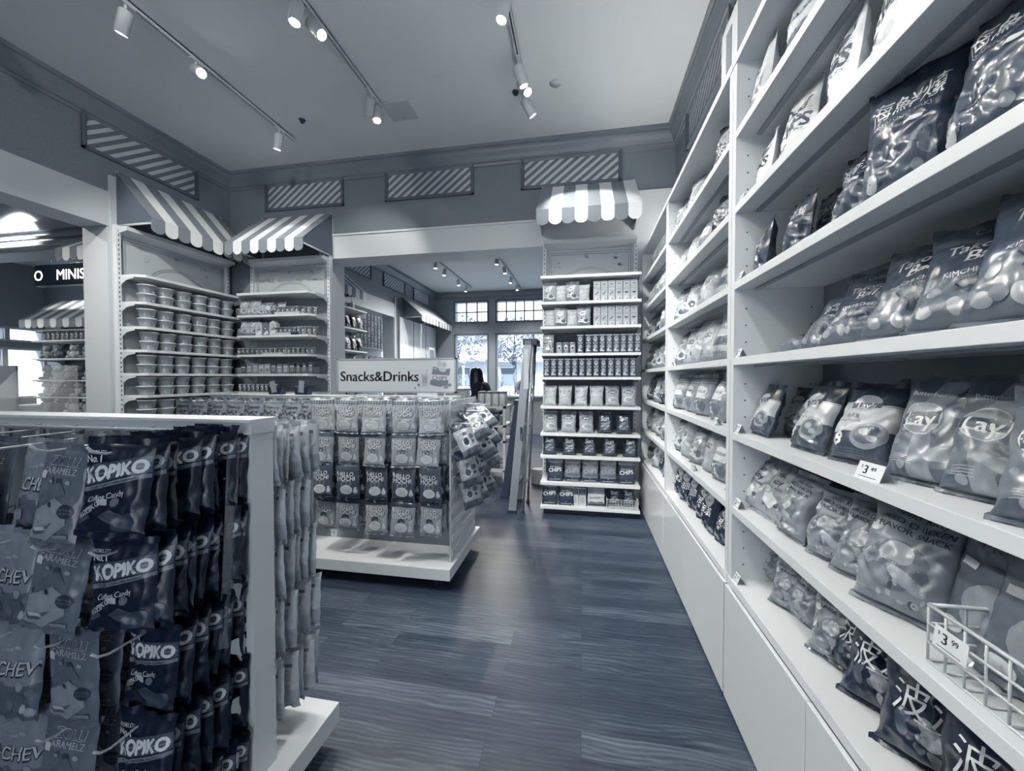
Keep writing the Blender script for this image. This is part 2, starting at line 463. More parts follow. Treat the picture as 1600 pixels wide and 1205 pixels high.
HEADS = [
 (-3.42, 2.45, (-4.6, 2.6, 1.5), 120, 70, 'white spotlight at the near end of the left track, cut by the photo top'),
 (-3.42, 3.0, (.7, 1.2, 1.4), 500, 75, 'dazzling spotlight halfway along the left track'),
 (-3.42, 3.97, (-4.0, 4.2, 2.2), 50, 75, 'white spotlight at the far end of the left track'),
 (-2.09, 2.62, (-2.3, 2.0, 0), 120, 75, 'left spotlight of the pair at the near part of the middle track'),
 (-2.09, 2.78, (.7, 2.4, 1.2), 300, 80, 'dazzling right spotlight of the near pair on the middle track'),
 (-2.09, 3.62, (-2.9, 4.7, 2.6), 110, 75, 'left spotlight of the pair at the far end of the middle track'),
 (-2.09, 3.76, (-1.6, 2.9, .8), 170, 70, 'right spotlight of the pair at the far end of the middle track'),
 (-.57, 2.86, (-1.2, 2.6, .6), 230, 75, 'near spotlight of the right track, cut by the photo top'),
 (-.57, 3.50, (.4, 4.2, 1.2), 150, 75, 'upper spotlight of the cluster on the right track'),
 (-.57, 3.68, (.9, 2.6, 1.6), 170, 90, 'middle spotlight of the cluster on the right track'),
 (-.57, 3.92, (.05, 4.35, 3.25), 230, 55, 'last spotlight of the right track, aimed at the bright awning'),
 (-2.09, .55, (.8, 1.6, 1.5), 400, 62, 'spotlight on the middle track overhead, out of the photo'),
 (-.57, .9, (.0, 4.2, 1.35), 1000, 46, 'added fill spotlight on the right track overhead, out of the photo'),  # this head and those below are unseen, added to brighten the shop
 (-3.42, .4, (.6, 2.8, 1.0), 330, 70, 'added fill spotlight on the left track overhead, out of the photo'),
 (-2.09, 1.15, (-1.45, 2.6, 1.0), 620, 58, 'added spotlight on the middle track aimed at the mochi gondola, out of the photo'),
 (-3.42, 1.3, (-4.2, 4.3, 2.0), 620, 60, 'added spotlight on the left track aimed at the noodle bowls, out of the photo'),
 (-2.09, -.9, (-2.2, 4.8, 3.9), 260, 60, 'added rear spotlight on the middle track washing the upper back wall'),
 (-.57, -1.2, (-4.94, 2.4, 3.8), 480, 62, 'added rearmost spotlight on the right track washing the upper left wall'),
 (-.57, -.3, (.8, 1.1, .9), 220, 70, 'added rear spotlight on the right track, out of the photo'),
 (-.57, 1.7, (.6, 3.2, .6), 110, 60, 'added second overhead spotlight on the right track, out of the photo'),
]
for (x, y, tg, pw, cn, lb) in HEADS: head(x, y, tg, lb, pw, cn)
for i, (x, y, tx) in enumerate(((-3.48, 8.95, -3.2), (-3.48, 9.6, -3.9), (-3.48, 10.7, -3.0), (-3.48, 11.5, -4.2), (-1.95, 8.9, -2.4), (-1.95, 9.7, -1.2), (-1.95, 10.7, -2.6), (-1.95, 11.6, -1.4))):
    head(x, y, (tx, y - .6, 0), '%s spotlight on the %s track of the room behind' % (('nearest', 'second', 'third', 'farthest')[i % 4], 'left' if i < 4 else 'right'), 330, 130, 'spotlights in the room behind')
head(-8.9, 4.4, (-9.6, 6.2, 2.0), 'spotlight hanging in the neighbouring hall, nearer the beam', 500, 120, 'spotlights in the neighbouring hall')
head(-10.4, 6.2, (-10.2, 5.2, 1.0), 'small spotlight in the neighbouring hall above the sign', 350, 130, 'spotlights in the neighbouring hall')

for k, (x, y) in enumerate(((-7.0, 1.5), (-10.5, 1.5), (-12.5, 4.0), (-7.2, 6.4))):  # unseen lamps, added to brighten the dark hall
    head(x, y, (x, y + .8, 0), 'added spotlight out of the photo in the neighbouring hall, %s from the white pillar' % ORD[k], 520, 150, 'spotlights in the neighbouring hall')
# small things on the ceiling
t = empty('ceiling_hatch', (-1.94, 3.97, ZC), 0, 'square white plate on the ceiling beside the middle track', 'ceiling plate')
MB().box(-.15, .15, -.15, .15, -.012, 0).build('plate', mat(.8, .6), t, bevel=.006); MB().tube([(0, .1, -.012), (0, .1, -.02)], .006).build('screw', METAL, t)
for (x, y, lb) in ((-3.08, 3.92, 'small dark sprinkler on the ceiling between left and middle tracks'), (-.67, 3.92, 'dark sprinkler beside the right track cluster')):
    t = empty('ceiling_sprinkler', (x, y, ZC), 0, lb, 'sprinkler', 'ceiling sprinklers')
    MB().lathe([(.035, 0), (.035, -.006), (.018, -.01), (.012, -.03), (.02, -.032), (.0, -.034)], n=16).build('sprinkler_head', DARKM, t)
t = empty('ceiling_detector', (-.27, 3.88, ZC), 0, 'flat round white disc on the ceiling right of the tracks', 'detector')
MB().lathe([(.055, 0), (.055, -.006), (.0, -.008)], n=24).build('disc', mat(.82, .6), t)

# ------------------------------------------------------------------ awnings
def awning(o, rz, Wd, n, label, top=.68, front=.18, depth=.6, lit=None, endlab='awnings'):
    """o = point on the wall at the scallop level, local -y is outward; n stripes"""
    t = empty('striped_awning', o, rz, label, 'awning', endlab)
    sw = Wd / n; m = MB()
    for i in range(n):
        x0 = -Wd / 2 + i * sw; x1 = x0 + sw; mi = i % 2
        m.add([(x0, -.02, top), (x1, -.02, top), (x1, -depth, front), (x0, -depth, front)], [(0, 3, 2, 1)], mi)
        m.add([(x0, -.02, top - .006), (x1, -.02, top - .006), (x1, -depth + .006, front - .004), (x0, -depth + .006, front - .004)], [(0, 1, 2, 3)], mi)
        # tongue with a round end
        pts = [(x0, front), (x0, .055)] + [(x0 + sw / 2 - sw / 2 * math.cos(a), .055 - .055 * math.sin(a)) for a in [PI * k / 10 for k in range(1, 10)]] + [(x1, .055), (x1, front)]
        k = len(pts)
        m.add([(p[0], -depth - .001, p[1]) for p in pts], [tuple(range(k))], mi)
        m.add([(p[0], -depth + .005, p[1]) for p in pts], [tuple(range(k))[::-1]], mi)
        m.add([(p[0], -depth - .001, p[1]) for p in pts] + [(p[0], -depth + .005, p[1]) for p in pts], [(a, (a + 1) % k, (a + 1) % k + k, a + k) for a in range(k)], mi)
    m.build('striped_canopy', [FABD, FABW], t)
    for sx in (-1, 1):
        x = sx * (Wd / 2 - .004)
        MB().prism([(-.02, top - .01), (-depth + .01, front - .01), (-depth + .01, front - .05), (-.02, front - .05)], 'x', x - .003, x + .003).build('side_panel', mat(.33, .7), t)
        f = MB().tube([(x * .985, -.02, front - .06), (x * .985, -depth + .02, front - .06)], .012).tube([(x * .985, -.02, front - .06), (x * .985, -.02, top)], .014)
        f.build('support_arm', WHITE2, t)
    return t
awning((.05, YB, 3.13), 0, 1.09, 8, 'brightly lit striped awning above the far right crisps display', front=.17)
awning((-3.86, YB, 3.03), 0, 1.10, 9, 'striped awning over the cup shelves in the back left corner', front=.16)
awning((XL, 4.02, 3.03), PI / 2, 1.25, 9, 'shaded striped awning on the left wall above the noodle bowls', depth=.48, front=.16)
awning((XL, 10.75, 3.05), PI / 2, 1.25, 10, 'nearer striped awning on the left wall of the room behind')
awning((XL, 12.02, 3.05), PI / 2, 1.2, 10, 'farther striped awning in the room behind, next to the windows')
awning((-10.55, 6.8, 2.52), 0, 2.0, 12, 'striped awning above the plush toy shelves in the neighbouring hall')
awning((-6.55, 4.75, 3.08), 0, 1.0, 8, 'upper striped awning in the neighbouring hall, beside the white pillar', top=.6)
awning((XL, 6.7, 3.05), PI / 2, 1.3, 10, 'striped awning in the room behind, just past the white opening jamb')
# ------------------------------------------------------------------ fixtures
def wall_unit(o, rz, Wd, levels, depth, label, chamfer=.0, base=True, basedepth=None, header=True, tone_back=.55):
    t = empty('wall_display', o, rz, label, 'display shelving', 'wall display units')
    h = Wd / 2
    for sx in (-1, 1):
        m = MB(); m.box(sx * h - .02, sx * h + .02, -.085, -.02, 0, 3.12)
        z = .2
        while z < 3.05:
            m.box(sx * h - .004, sx * h + .004, -.0865, -.084, z, z + .022, 1); z += .05
        u = m.build('upright', [WHITE, DARKM], t)
    MB().box(-h + .02, h - .02, -.03, -.015, .1, 2.62).build('back_panel', mat(tone_back, .6), t)
    if header:
        hp = MB().box(-h + .02, h - .02, -.05, -.015, 2.62, 3.02).build('header_panel', mat(.74, .55), t)
        m = MB(); yy = -.0525
        for k, off in enumerate((.03, .055)):
            a, b_ = -h + .02 + off, h - .02 - off; z0, z1 = 2.62, 3.02 - off
            m.box(a, b_, yy - .003, yy + .003, z1 - .006, z1); m.box(a, a + .006, yy - .003, yy + .003, z0, z1); m.box(b_ - .006, b_, yy - .003, yy + .003, z0, z1)
        for r in (.30, .33):
            m.tube([(r * math.cos(a), yy, 2.60 + r * .62 * math.sin(a)) for a in [PI * k / 24 for k in range(1, 24)]], .003, 6)
        m.build('moulding', mat(.60, .5), hp)
        d = MB()
        rr = random.Random(int(o[0] * 10))
        for (cx, cz, s_) in ((-.36, .20, .05), (-.02, .30, .03), (.30, .27, .05), (.36, .19, .03)):
            for k in range(6):
                a = rr.uniform(0, 6.28); q = rr.uniform(.2, 1) * s_
                x, z = cx + math.cos(a) * q, 2.64 + cz + math.sin(a) * q * .7; r = rr.uniform(.008, .02)
                d.add([(x + r * math.cos(b_ * .785), -.0510, z + r * math.sin(b_ * .785) * .7) for b_ in range(8)], [tuple(range(8))])
        d.build('faded_flower_print', mat(.64, .6), hp)
        m = MB(); m.prism([(-.02, 3.02), (-.20, 3.06), (-.20, 3.10), (-.02, 3.12)], 'x', -h, h)
        m.build('header_cap', WHITE2, t)
    for z in levels:
        m = MB(); d = depth; c = chamfer
        if c: out = [(-h + .02, -.03), (-h + .02, -d + c * 1.2), (-h + c, -d), (h - c, -d), (h - .02, -d + c * 1.2), (h - .02, -.03)]
        else: out = [(-h, -.03), (-h, -d), (h, -d), (h, -.03)]
        m.prism(out, 'z', z - .028, z)
        s_ = m.build('shelf', WHITE, t)
        for sx in (-1, 1):
            b_ = MB(); x = sx * (h - .012)
            b_.prism([(-.05, z - .03), (-.05, z - .17), (-.075, z - .16), (-.10, z - .10), (-.16, z - .06), (-d + max(c, .05) * 1.2, z - .045), (-d + max(c, .05) * 1.2, z - .03)], 'x', x - .003, x + .003)
            b_.build('bracket', WHITE2, s_)
    if base:
        bd = basedepth or depth
        m = MB().box(-h + .03, h - .03, -bd + .08, -.02, 0, .07).build('kick_plate', DARKM, t)
    return t
LV = [2.60, 2.312, 2.048, 1.80, 1.548, 1.31, 1.06, .80]
wall_unit((.075, YB - .02, 0), 0, 1.05, [2.60, 2.32, 2.055, 1.765, 1.507, 1.19, .895, .65, .357, .095], .54, 'white wall display of crisps and cartons at the end of the aisle', tone_back=.42)
wall_unit((-3.93, YB - .0, 0), 0, 1.18, LV, .40, 'white wall display of cups and packets in the back left corner', chamfer=.07, tone_back=.62)
wall_unit((XL, 4.02, 0), PI / 2, 1.30, LV, .34, 'white wall display of stacked noodle bowls on the left wall', chamfer=.07, tone_back=.70)

# tall white shelving along the right wall
XF = .673
LEV = [2.605, 2.27, 1.93, 1.59, 1.252, .915]
def bay(y0, y1, label, low=None, doors=2):
    t = empty('shelving_unit', (XF, (y0 + y1) / 2, 0), 0, label, 'shelving', 'tall white shelving units of the right wall')
    x1 = XR - .005 - XF; a = y0 - (y0 + y1) / 2 + .001; b_ = -a
    for s_, yy in (('near', a), ('far', b_ - .038)):
        m = MB().box(0, x1, yy, yy + .038, .0, 2.94)
        h = m
        for lv in [.58] + LEV[::-1]:
            for k in range(3):
                z = lv + .07 + k * .075
                for xx in (.05, x1 - .06):
                    yy2 = yy + .038 if s_ == 'near' else yy
                    h.tube([(xx, yy2 - .0006, z), (xx, yy2 + .0006, z)], .0035, 8, 1)
        m.build('side_panel', [WHITE, DARKM], t)
    MB().box(x1 - .012, x1, a + .038, b_ - .038, .06, 2.92).build('back_panel', mat(.50, .55), t)
    MB().box(-.004, x1, a, b_, 2.905, 2.94).build('top_board', WHITE, t, bevel=.0015)
    for z in LEV:
        s_ = MB().box(.0, x1 - .012, a + .038, b_ - .038, z - .034, z).build('shelf', WHITE, t, bevel=.0015)
        MB().box(.075, .098, a + .06, b_ - .06, z - .0345, z - .041).build('light_channel', mat(.58, .4), s_)
        rl = MB(); rl.tube([(x1 - .03, a + .16, z - .036), (x1 - .03, a + .16, z - .30)], .004, 6); rl.box(x1 - .06, x1 - .02, a + .155, a + .165, z - .055, z - .040)
        rl.build('shelf_wire', mat(.5, .5), s_)
    MB().box(-.004, x1 - .012, a + .002, b_ - .002, .545, .58).build('counter_top', WHITE, t, bevel=.0015)
    n = doors
    for i in range(n):
        c0 = a + .004 + (b_ - a - .008) * i / n; c1 = a + .004 + (b_ - a - .008) * (i + 1) / n
        MB().box(-.016, -.001, c0 + .0015, c1 - .0015, .012, .538).build('door', mat(.88, .22), t, bevel=.001)
    MB().box(.02, .035, a + .04, b_ - .04, 0, .06).build('plinth', WHITE2, t)
    return t
bay(.60, 1.958, 'near bay of the tall white shelving, nearest the camera')
bay(1.962, 3.36, 'middle bay of the tall white shelving along the right wall')
bay(3.364, 4.72, 'far bay of the tall white shelving beside the crisps display')
t = empty('cardboard_box', (.9, 2.42, 2.94), 0, 'white box standing on top of the middle shelving bay', 'box')
MB().box(-.10, .10, -.14, .10, 0, .56).build('carton', mat(.8, .6), t); MB().box(-.102, -.10, -.06, .02, .1, .5).build('printed_strip', mat(.4, .6), t)

# unseen uplights, added on top of the shelving to brighten the ceiling
for y0, y1, lb in ((.7, 1.9, 'added uplight strip lying out of sight on top of the near shelving bay'), (2.6, 3.3, 'added uplight strip lying out of sight on top of the middle shelving bay'), (3.5, 4.6, 'added uplight strip lying out of sight on top of the far shelving bay')):
    t = empty('added_uplight', (.86, (y0 + y1) / 2, 2.94), 0, lb, 'added strip light', 'added uplights on top of the shelving')
    hl = (y1 - y0) / 2
    MB().box(-.03, .03, -hl, hl, 0, .03).build('light_housing', WHITE2, t); MB().box(-.022, .022, -hl + .01, hl - .01, .03, .034).build('diffuser', emis('added_uplight_glow', (1, .97, .9), 6.0), t)
    l = bpy.data.lights.new('added_uplight', 'AREA'); l.shape = 'RECTANGLE'; l.size = .05; l.size_y = hl * 2; l.energy = UP_E * hl * (.42 if y0 < 1 else .8); l.color = WARM
    o = bpy.data.objects.new('added_uplight_lamp', l); link(o, t); o.location = (0, 0, .05); o.rotation_euler = (PI, 0, 0)
# low gondolas with peg hooks
def peg(L_, up=.018):
    return MB().tube([(0, 0, 0), (0, -L_ * .5, -.002), (0, -L_ + .035, -.004), (0, -L_ + .012, .004), (0, -L_, up)], .0032, 7).box(-.012, .012, -.003, .003, -.028, .012)
def gondola(c, x0, x1, label, z1=1.355, d0=.42, d1=.38, seams=(), decks=(.165,)):
    """c = (x ref, panel y); x0,x1 relative ends"""
    t = empty('gondola', (c[0], c[1], 0), 0, label, 'gondola')
    m = MB(); m.box(x0, x1, -d0, d1, .085, .165)
    m.build('base_deck', mat(.9, .45), t, bevel=.002)
    f = MB(); f.box(x0 + .10, x1 - .10, -.035, .035, .165, z1 - .04); f.build('back_panel', mat(.58, .55), t)
    for xx in [x0 + .10] + [s for s in seams] + [x1 - .10]:
        p = MB().box(xx - .03, xx + .03, -.045, .045, .165, z1 - .003)
        s_ = p; z = .2
        while z < z1 - .08:
            for yy in (-.0462, .0442): s_.box(xx - .003, xx + .003, yy, yy + .002, z, z + .02, 1)
            z += .05
        p.build('post', [WHITE, DARKM], t)
    r = MB(); r.box(x0 + .065, x1 - .065, -.05, .05, z1 - .05, z1); r.box(x0 + .065, x1 - .065, -.056, -.048, z1 - .012, z1); r.box(x0 + .065, x1 - .065, .048, .056, z1 - .012, z1)
    r.build('top_rail', WHITE, t, bevel=.002)
    for xx in (x0 + .12, x1 - .12):
        for yy in (-d0 + .09, d1 - .09):
            w = MB(); w.tube([(xx - .012, yy, .038), (xx + .012, yy, .038)], .036, 18); w.box(xx - .02, xx - .015, yy - .015, yy + .015, .03, .085); w.box(xx + .015, xx + .02, yy - .015, yy + .015, .03, .085)
            w.build('caster', DARKM, t)
    return t
PEGS = {}
def pegs(t, c, xs, zs, L_, side=-1, name='peg_hook', ty=-.035, up=.018):
    key = (L_, up)
    if key not in PEGS: PEGS[key] = peg(L_, up).mesh('peg_hook', WIRE)
    for z in zs:
        for x in xs:
            inst(name, PEGS[key], (x - c[0], ty if side < 0 else -ty, z), (0, 0, 0 if side < 0 else PI), parent=t)
# near gondola: dark coffee sweets in front, pale pouches behind
G1 = (-1.14, 1.13)
g1 = gondola(G1, -2.3, .16, 'white gondola of coffee sweets and pouches in the left foreground', z1=1.365, d0=.36, d1=.30, seams=(-1.10,))
K_X = [-1.165, -1.345, -1.525, -1.72, -1.92]; K_Z = [1.315, 1.062, .812, .572, .335]
pegs(g1, G1, K_X, K_Z, .36)
C_X = [-1.115, -1.25]; C_Z = [1.300, 1.085, .885, .675, .44]
pegs(g1, G1, C_X, C_Z, .26, side=1)
mm = MB()
for z in (1.325,):
    mm.tube([(-1.2, -.055, z), (.06, -.055, z)], .006, 8)
    for k in range(8): mm.box(-1.12 + k * .165, -1.105 + k * .165, -.058, -.046, z - .05, z + .01)
mm.build('hook_rail', WIRE, g1)
for z in (1.20, 1.02, .85, .66, .47, .29):
    for sy in (-1, 1):
        b_ = MB().prism([(sy * .045, z), (sy * .105, z + .012), (sy * .112, z - .012), (sy * .095, z - .03), (sy * .075, z - .045), (sy * .062, z - .075), (sy * .045, z - .085)][::-sy or 1], 'x', .052, .058)
        b_.build('bracket', WHITE, g1)
for (y_, z0, z1_, s_) in ((.075, .78, 1.30, 1), (-.085, .80, 1.31, -1)):
    pts = [(y_ - .025 * s_, z1_), (y_ + .02 * s_, z1_ - .01), (y_ + .045 * s_, z0 + .1), (y_ + .06 * s_, z0 - .12), (y_ + .02 * s_, z0 - .14), (y_ + .005 * s_, z0 + .1)]
    MB().prism(pts, 'x', .064, .066).build('label_sleeve', CLEAR2, g1)
# middle gondola with the sign
G2 = (-1.0, 2.97)
g2 = gondola(G2, -2.30, .10, 'white gondola of mochi pouches carrying the Snacks and Drinks sign', z1=1.355, d0=.41, d1=.40, seams=(-1.04,))
M_X = [-1.905, -1.70, -1.475, -1.26, -1.065]; M_Z = [1.325, 1.085, .845, .595]
pegs(g2, G2, M_X, M_Z, .36)
H_X = [-3.14, -2.975, -2.81, -2.645, -2.48, -2.315, -2.15]
pegs(g2, G2, H_X, [1.31, 1.03], .36)
# slatted end panel
e = MB().box(.06, .072, -.30, .34, .165, 1.33)
ep = e.build('end_panel', WHITE2, g2)
sl = MB()
for k in range(11): sl.box(.072, .078, -.28, .32, .20 + k * .105, .245 + k * .105)
sl.build('slat', WHITE, ep)
# sign board
sg = empty('sign_board', (-1.480, 2.93, 1.357), 0, 'white Snacks&Drinks sign board standing on the mochi gondola', 'sign')
MB().box(-.50, .50, -.018, .018, .028, .292).build('board', mat(.80, .4), sg, bevel=.004)
fr = MB(); fr.box(-.51, .51, -.022, .022, .022, .034); fr.box(-.51, .51, -.022, .022, .286, .298); fr.box(-.51, -.498, -.022, .022, .022, .298); fr.box(.498, .51, -.022, .022, .022, .298)
fr.box(-.40, -.36, -.015, .015, 0, .025); fr.box(.36, .40, -.015, .015, 0, .025)
fr.build('frame', mat(.66, .4), sg)
# ------------------------------------------------------------------ printed artwork
TXT = {}
def text2d(s, bold=0.0, res=3):
    k = (s, bold, res)
    if k in TXT: return TXT[k]
    cu = bpy.data.curves.new('lettering', 'FONT'); cu.body = s; cu.size = 1; cu.resolution_u = res; cu.offset = bold
    cu.align_x = 'CENTER'
    ob = bpy.data.objects.new('lettering', cu)
    me = ob.to_mesh()
    vs = [(v.co.x, v.co.y) for v in me.vertices]; fs = [tuple(p.vertices) for p in me.polygons]
    ob.to_mesh_clear(); bpy.data.objects.remove(ob); bpy.data.curves.remove(cu)
    ys = [v[1] for v in vs] or [0]
    cy = .35
    vs = [(x, y - cy) for x, y in vs]
    TXT[k] = (vs, fs); return TXT[k]
def ellipse(cx, cy, rx, ry, rot=0, n=20):
    c, s = math.cos(rot), math.sin(rot)
    return [(cx + rx * math.cos(a) * c - ry * math.sin(a) * s, cy + rx * math.cos(a) * s + ry * math.sin(a) * c) for a in [2 * PI * k / n for k in range(n)]]
def art_mesh2d(items):
    """items -> {(material, layer): (verts, faces)} in flat coordinates"""
    out = {}; seen = []
    for L_, it in enumerate(items):
        k = it[0]; m = it[-1]
        if k == 't':       # t, text, x, y, size, rot deg, shear, bold, mat
            _, s, x, y, sz, rot, sh, bo, m = it
            vs, fs = text2d(s); c, sn = math.cos(math.radians(rot)), math.sin(math.radians(rot))
            if bo > .004:      # heavier strokes: the same letters again, a hair apart
                v0, f0 = vs, fs; vs, fs = list(v0), list(f0); q_ = bo * .75
                for (ox, oy) in (((q_, 0), (-q_, 0), (0, q_), (0, -q_)) if bo > .03 else ((q_, q_ * .3), (-q_, -q_ * .3))):
                    n = len(vs); vs += [(x_ + ox, y_ + oy) for x_, y_ in v0]; fs += [tuple(i + n for i in f) for f in f0]
            q = [((a + sh * b_) * sz, b_ * sz) for a, b_ in vs]
            vs = [(x + a * c - b_ * sn, y + a * sn + b_ * c) for a, b_ in q]
        elif k == 'e':
            vs = ellipse(it[1], it[2], it[3], it[4], math.radians(it[5])); fs = [tuple(range(len(vs)))]
        elif k == 'r':     # r, cx, cy, w, h, rot, mat
            _, cx, cy, w, h, rot, m = it; c, sn = math.cos(math.radians(rot)), math.sin(math.radians(rot))
            vs = [(cx + a * c - b_ * sn, cy + a * sn + b_ * c) for a, b_ in ((-w / 2, -h / 2), (w / 2, -h / 2), (w / 2, h / 2), (-w / 2, h / 2))]; fs = [(0, 1, 2, 3)]
        elif k == 'p':
            vs = list(it[1]); fs = [tuple(range(len(vs)))]
        bx = (min(v[0] for v in vs), max(v[0] for v in vs), min(v[1] for v in vs), max(v[1] for v in vs)) if vs else (0, 0, 0, 0)
        r = 1
        for (q, qr) in seen:
            if qr >= r and bx[0] < q[1] and q[0] < bx[1] and bx[2] < q[3] and q[2] < bx[3]: r = qr + 1
        seen.append((bx, r))
        k2 = (r, m)
        if k2 in out:
            pv, pf = out[k2]; n = len(pv); out[k2] = (pv + vs, pf + [tuple(i + n for i in f) for f in fs])
        else: out[k2] = (vs, fs)
    return out
def cut2d(vs, fs, xs, ys, lim=None):
    bm = bmesh.new()
    bv = [bm.verts.new((x, y, 0)) for x, y in vs]
    for f in fs:
        try: bm.faces.new([bv[i] for i in f])
        except ValueError: pass
    if lim:
        for co, no in (((lim[0], 0, 0), (-1, 0, 0)), ((lim[1], 0, 0), (1, 0, 0)), ((0, lim[2], 0), (0, -1, 0)), ((0, lim[3], 0), (0, 1, 0))):
            bmesh.ops.bisect_plane(bm, geom=bm.verts[:] + bm.edges[:] + bm.faces[:], plane_co=co, plane_no=no, clear_outer=True)
    if not bm.verts: bm.free(); return [], []
    x0 = min(v.co.x for v in bm.verts); x1 = max(v.co.x for v in bm.verts); y0 = min(v.co.y for v in bm.verts); y1 = max(v.co.y for v in bm.verts)
    for x in xs:
        if x0 < x < x1: bmesh.ops.bisect_plane(bm, geom=bm.verts[:] + bm.edges[:] + bm.faces[:], plane_co=(x, 0, 0), plane_no=(1, 0, 0))
    for y in ys:
        if y0 < y < y1: bmesh.ops.bisect_plane(bm, geom=bm.verts[:] + bm.edges[:] + bm.faces[:], plane_co=(0, y, 0), plane_no=(0, 1, 0))
    bm.verts.index_update(); bm.normal_update()
    V = [(v.co.x, v.co.y) for v in bm.verts]
    Fs = []
    for f in bm.faces:
        ids = [v.index for v in f.verts]
        if f.normal.z < 0: ids = ids[::-1]
        Fs.append(tuple(ids))
    bm.free(); return V, Fs
ARTC = {}
def art_cut(key, items, xs, ys, lim):
    if key in ARTC: return ARTC[key]
    r = []
    for (L_, m), (vs, fs) in art_mesh2d(items).items():
        V, Fs = cut2d(vs, fs, xs, ys, lim)
        if V: r.append((L_, m, V, Fs))
    ARTC[key] = r; return r

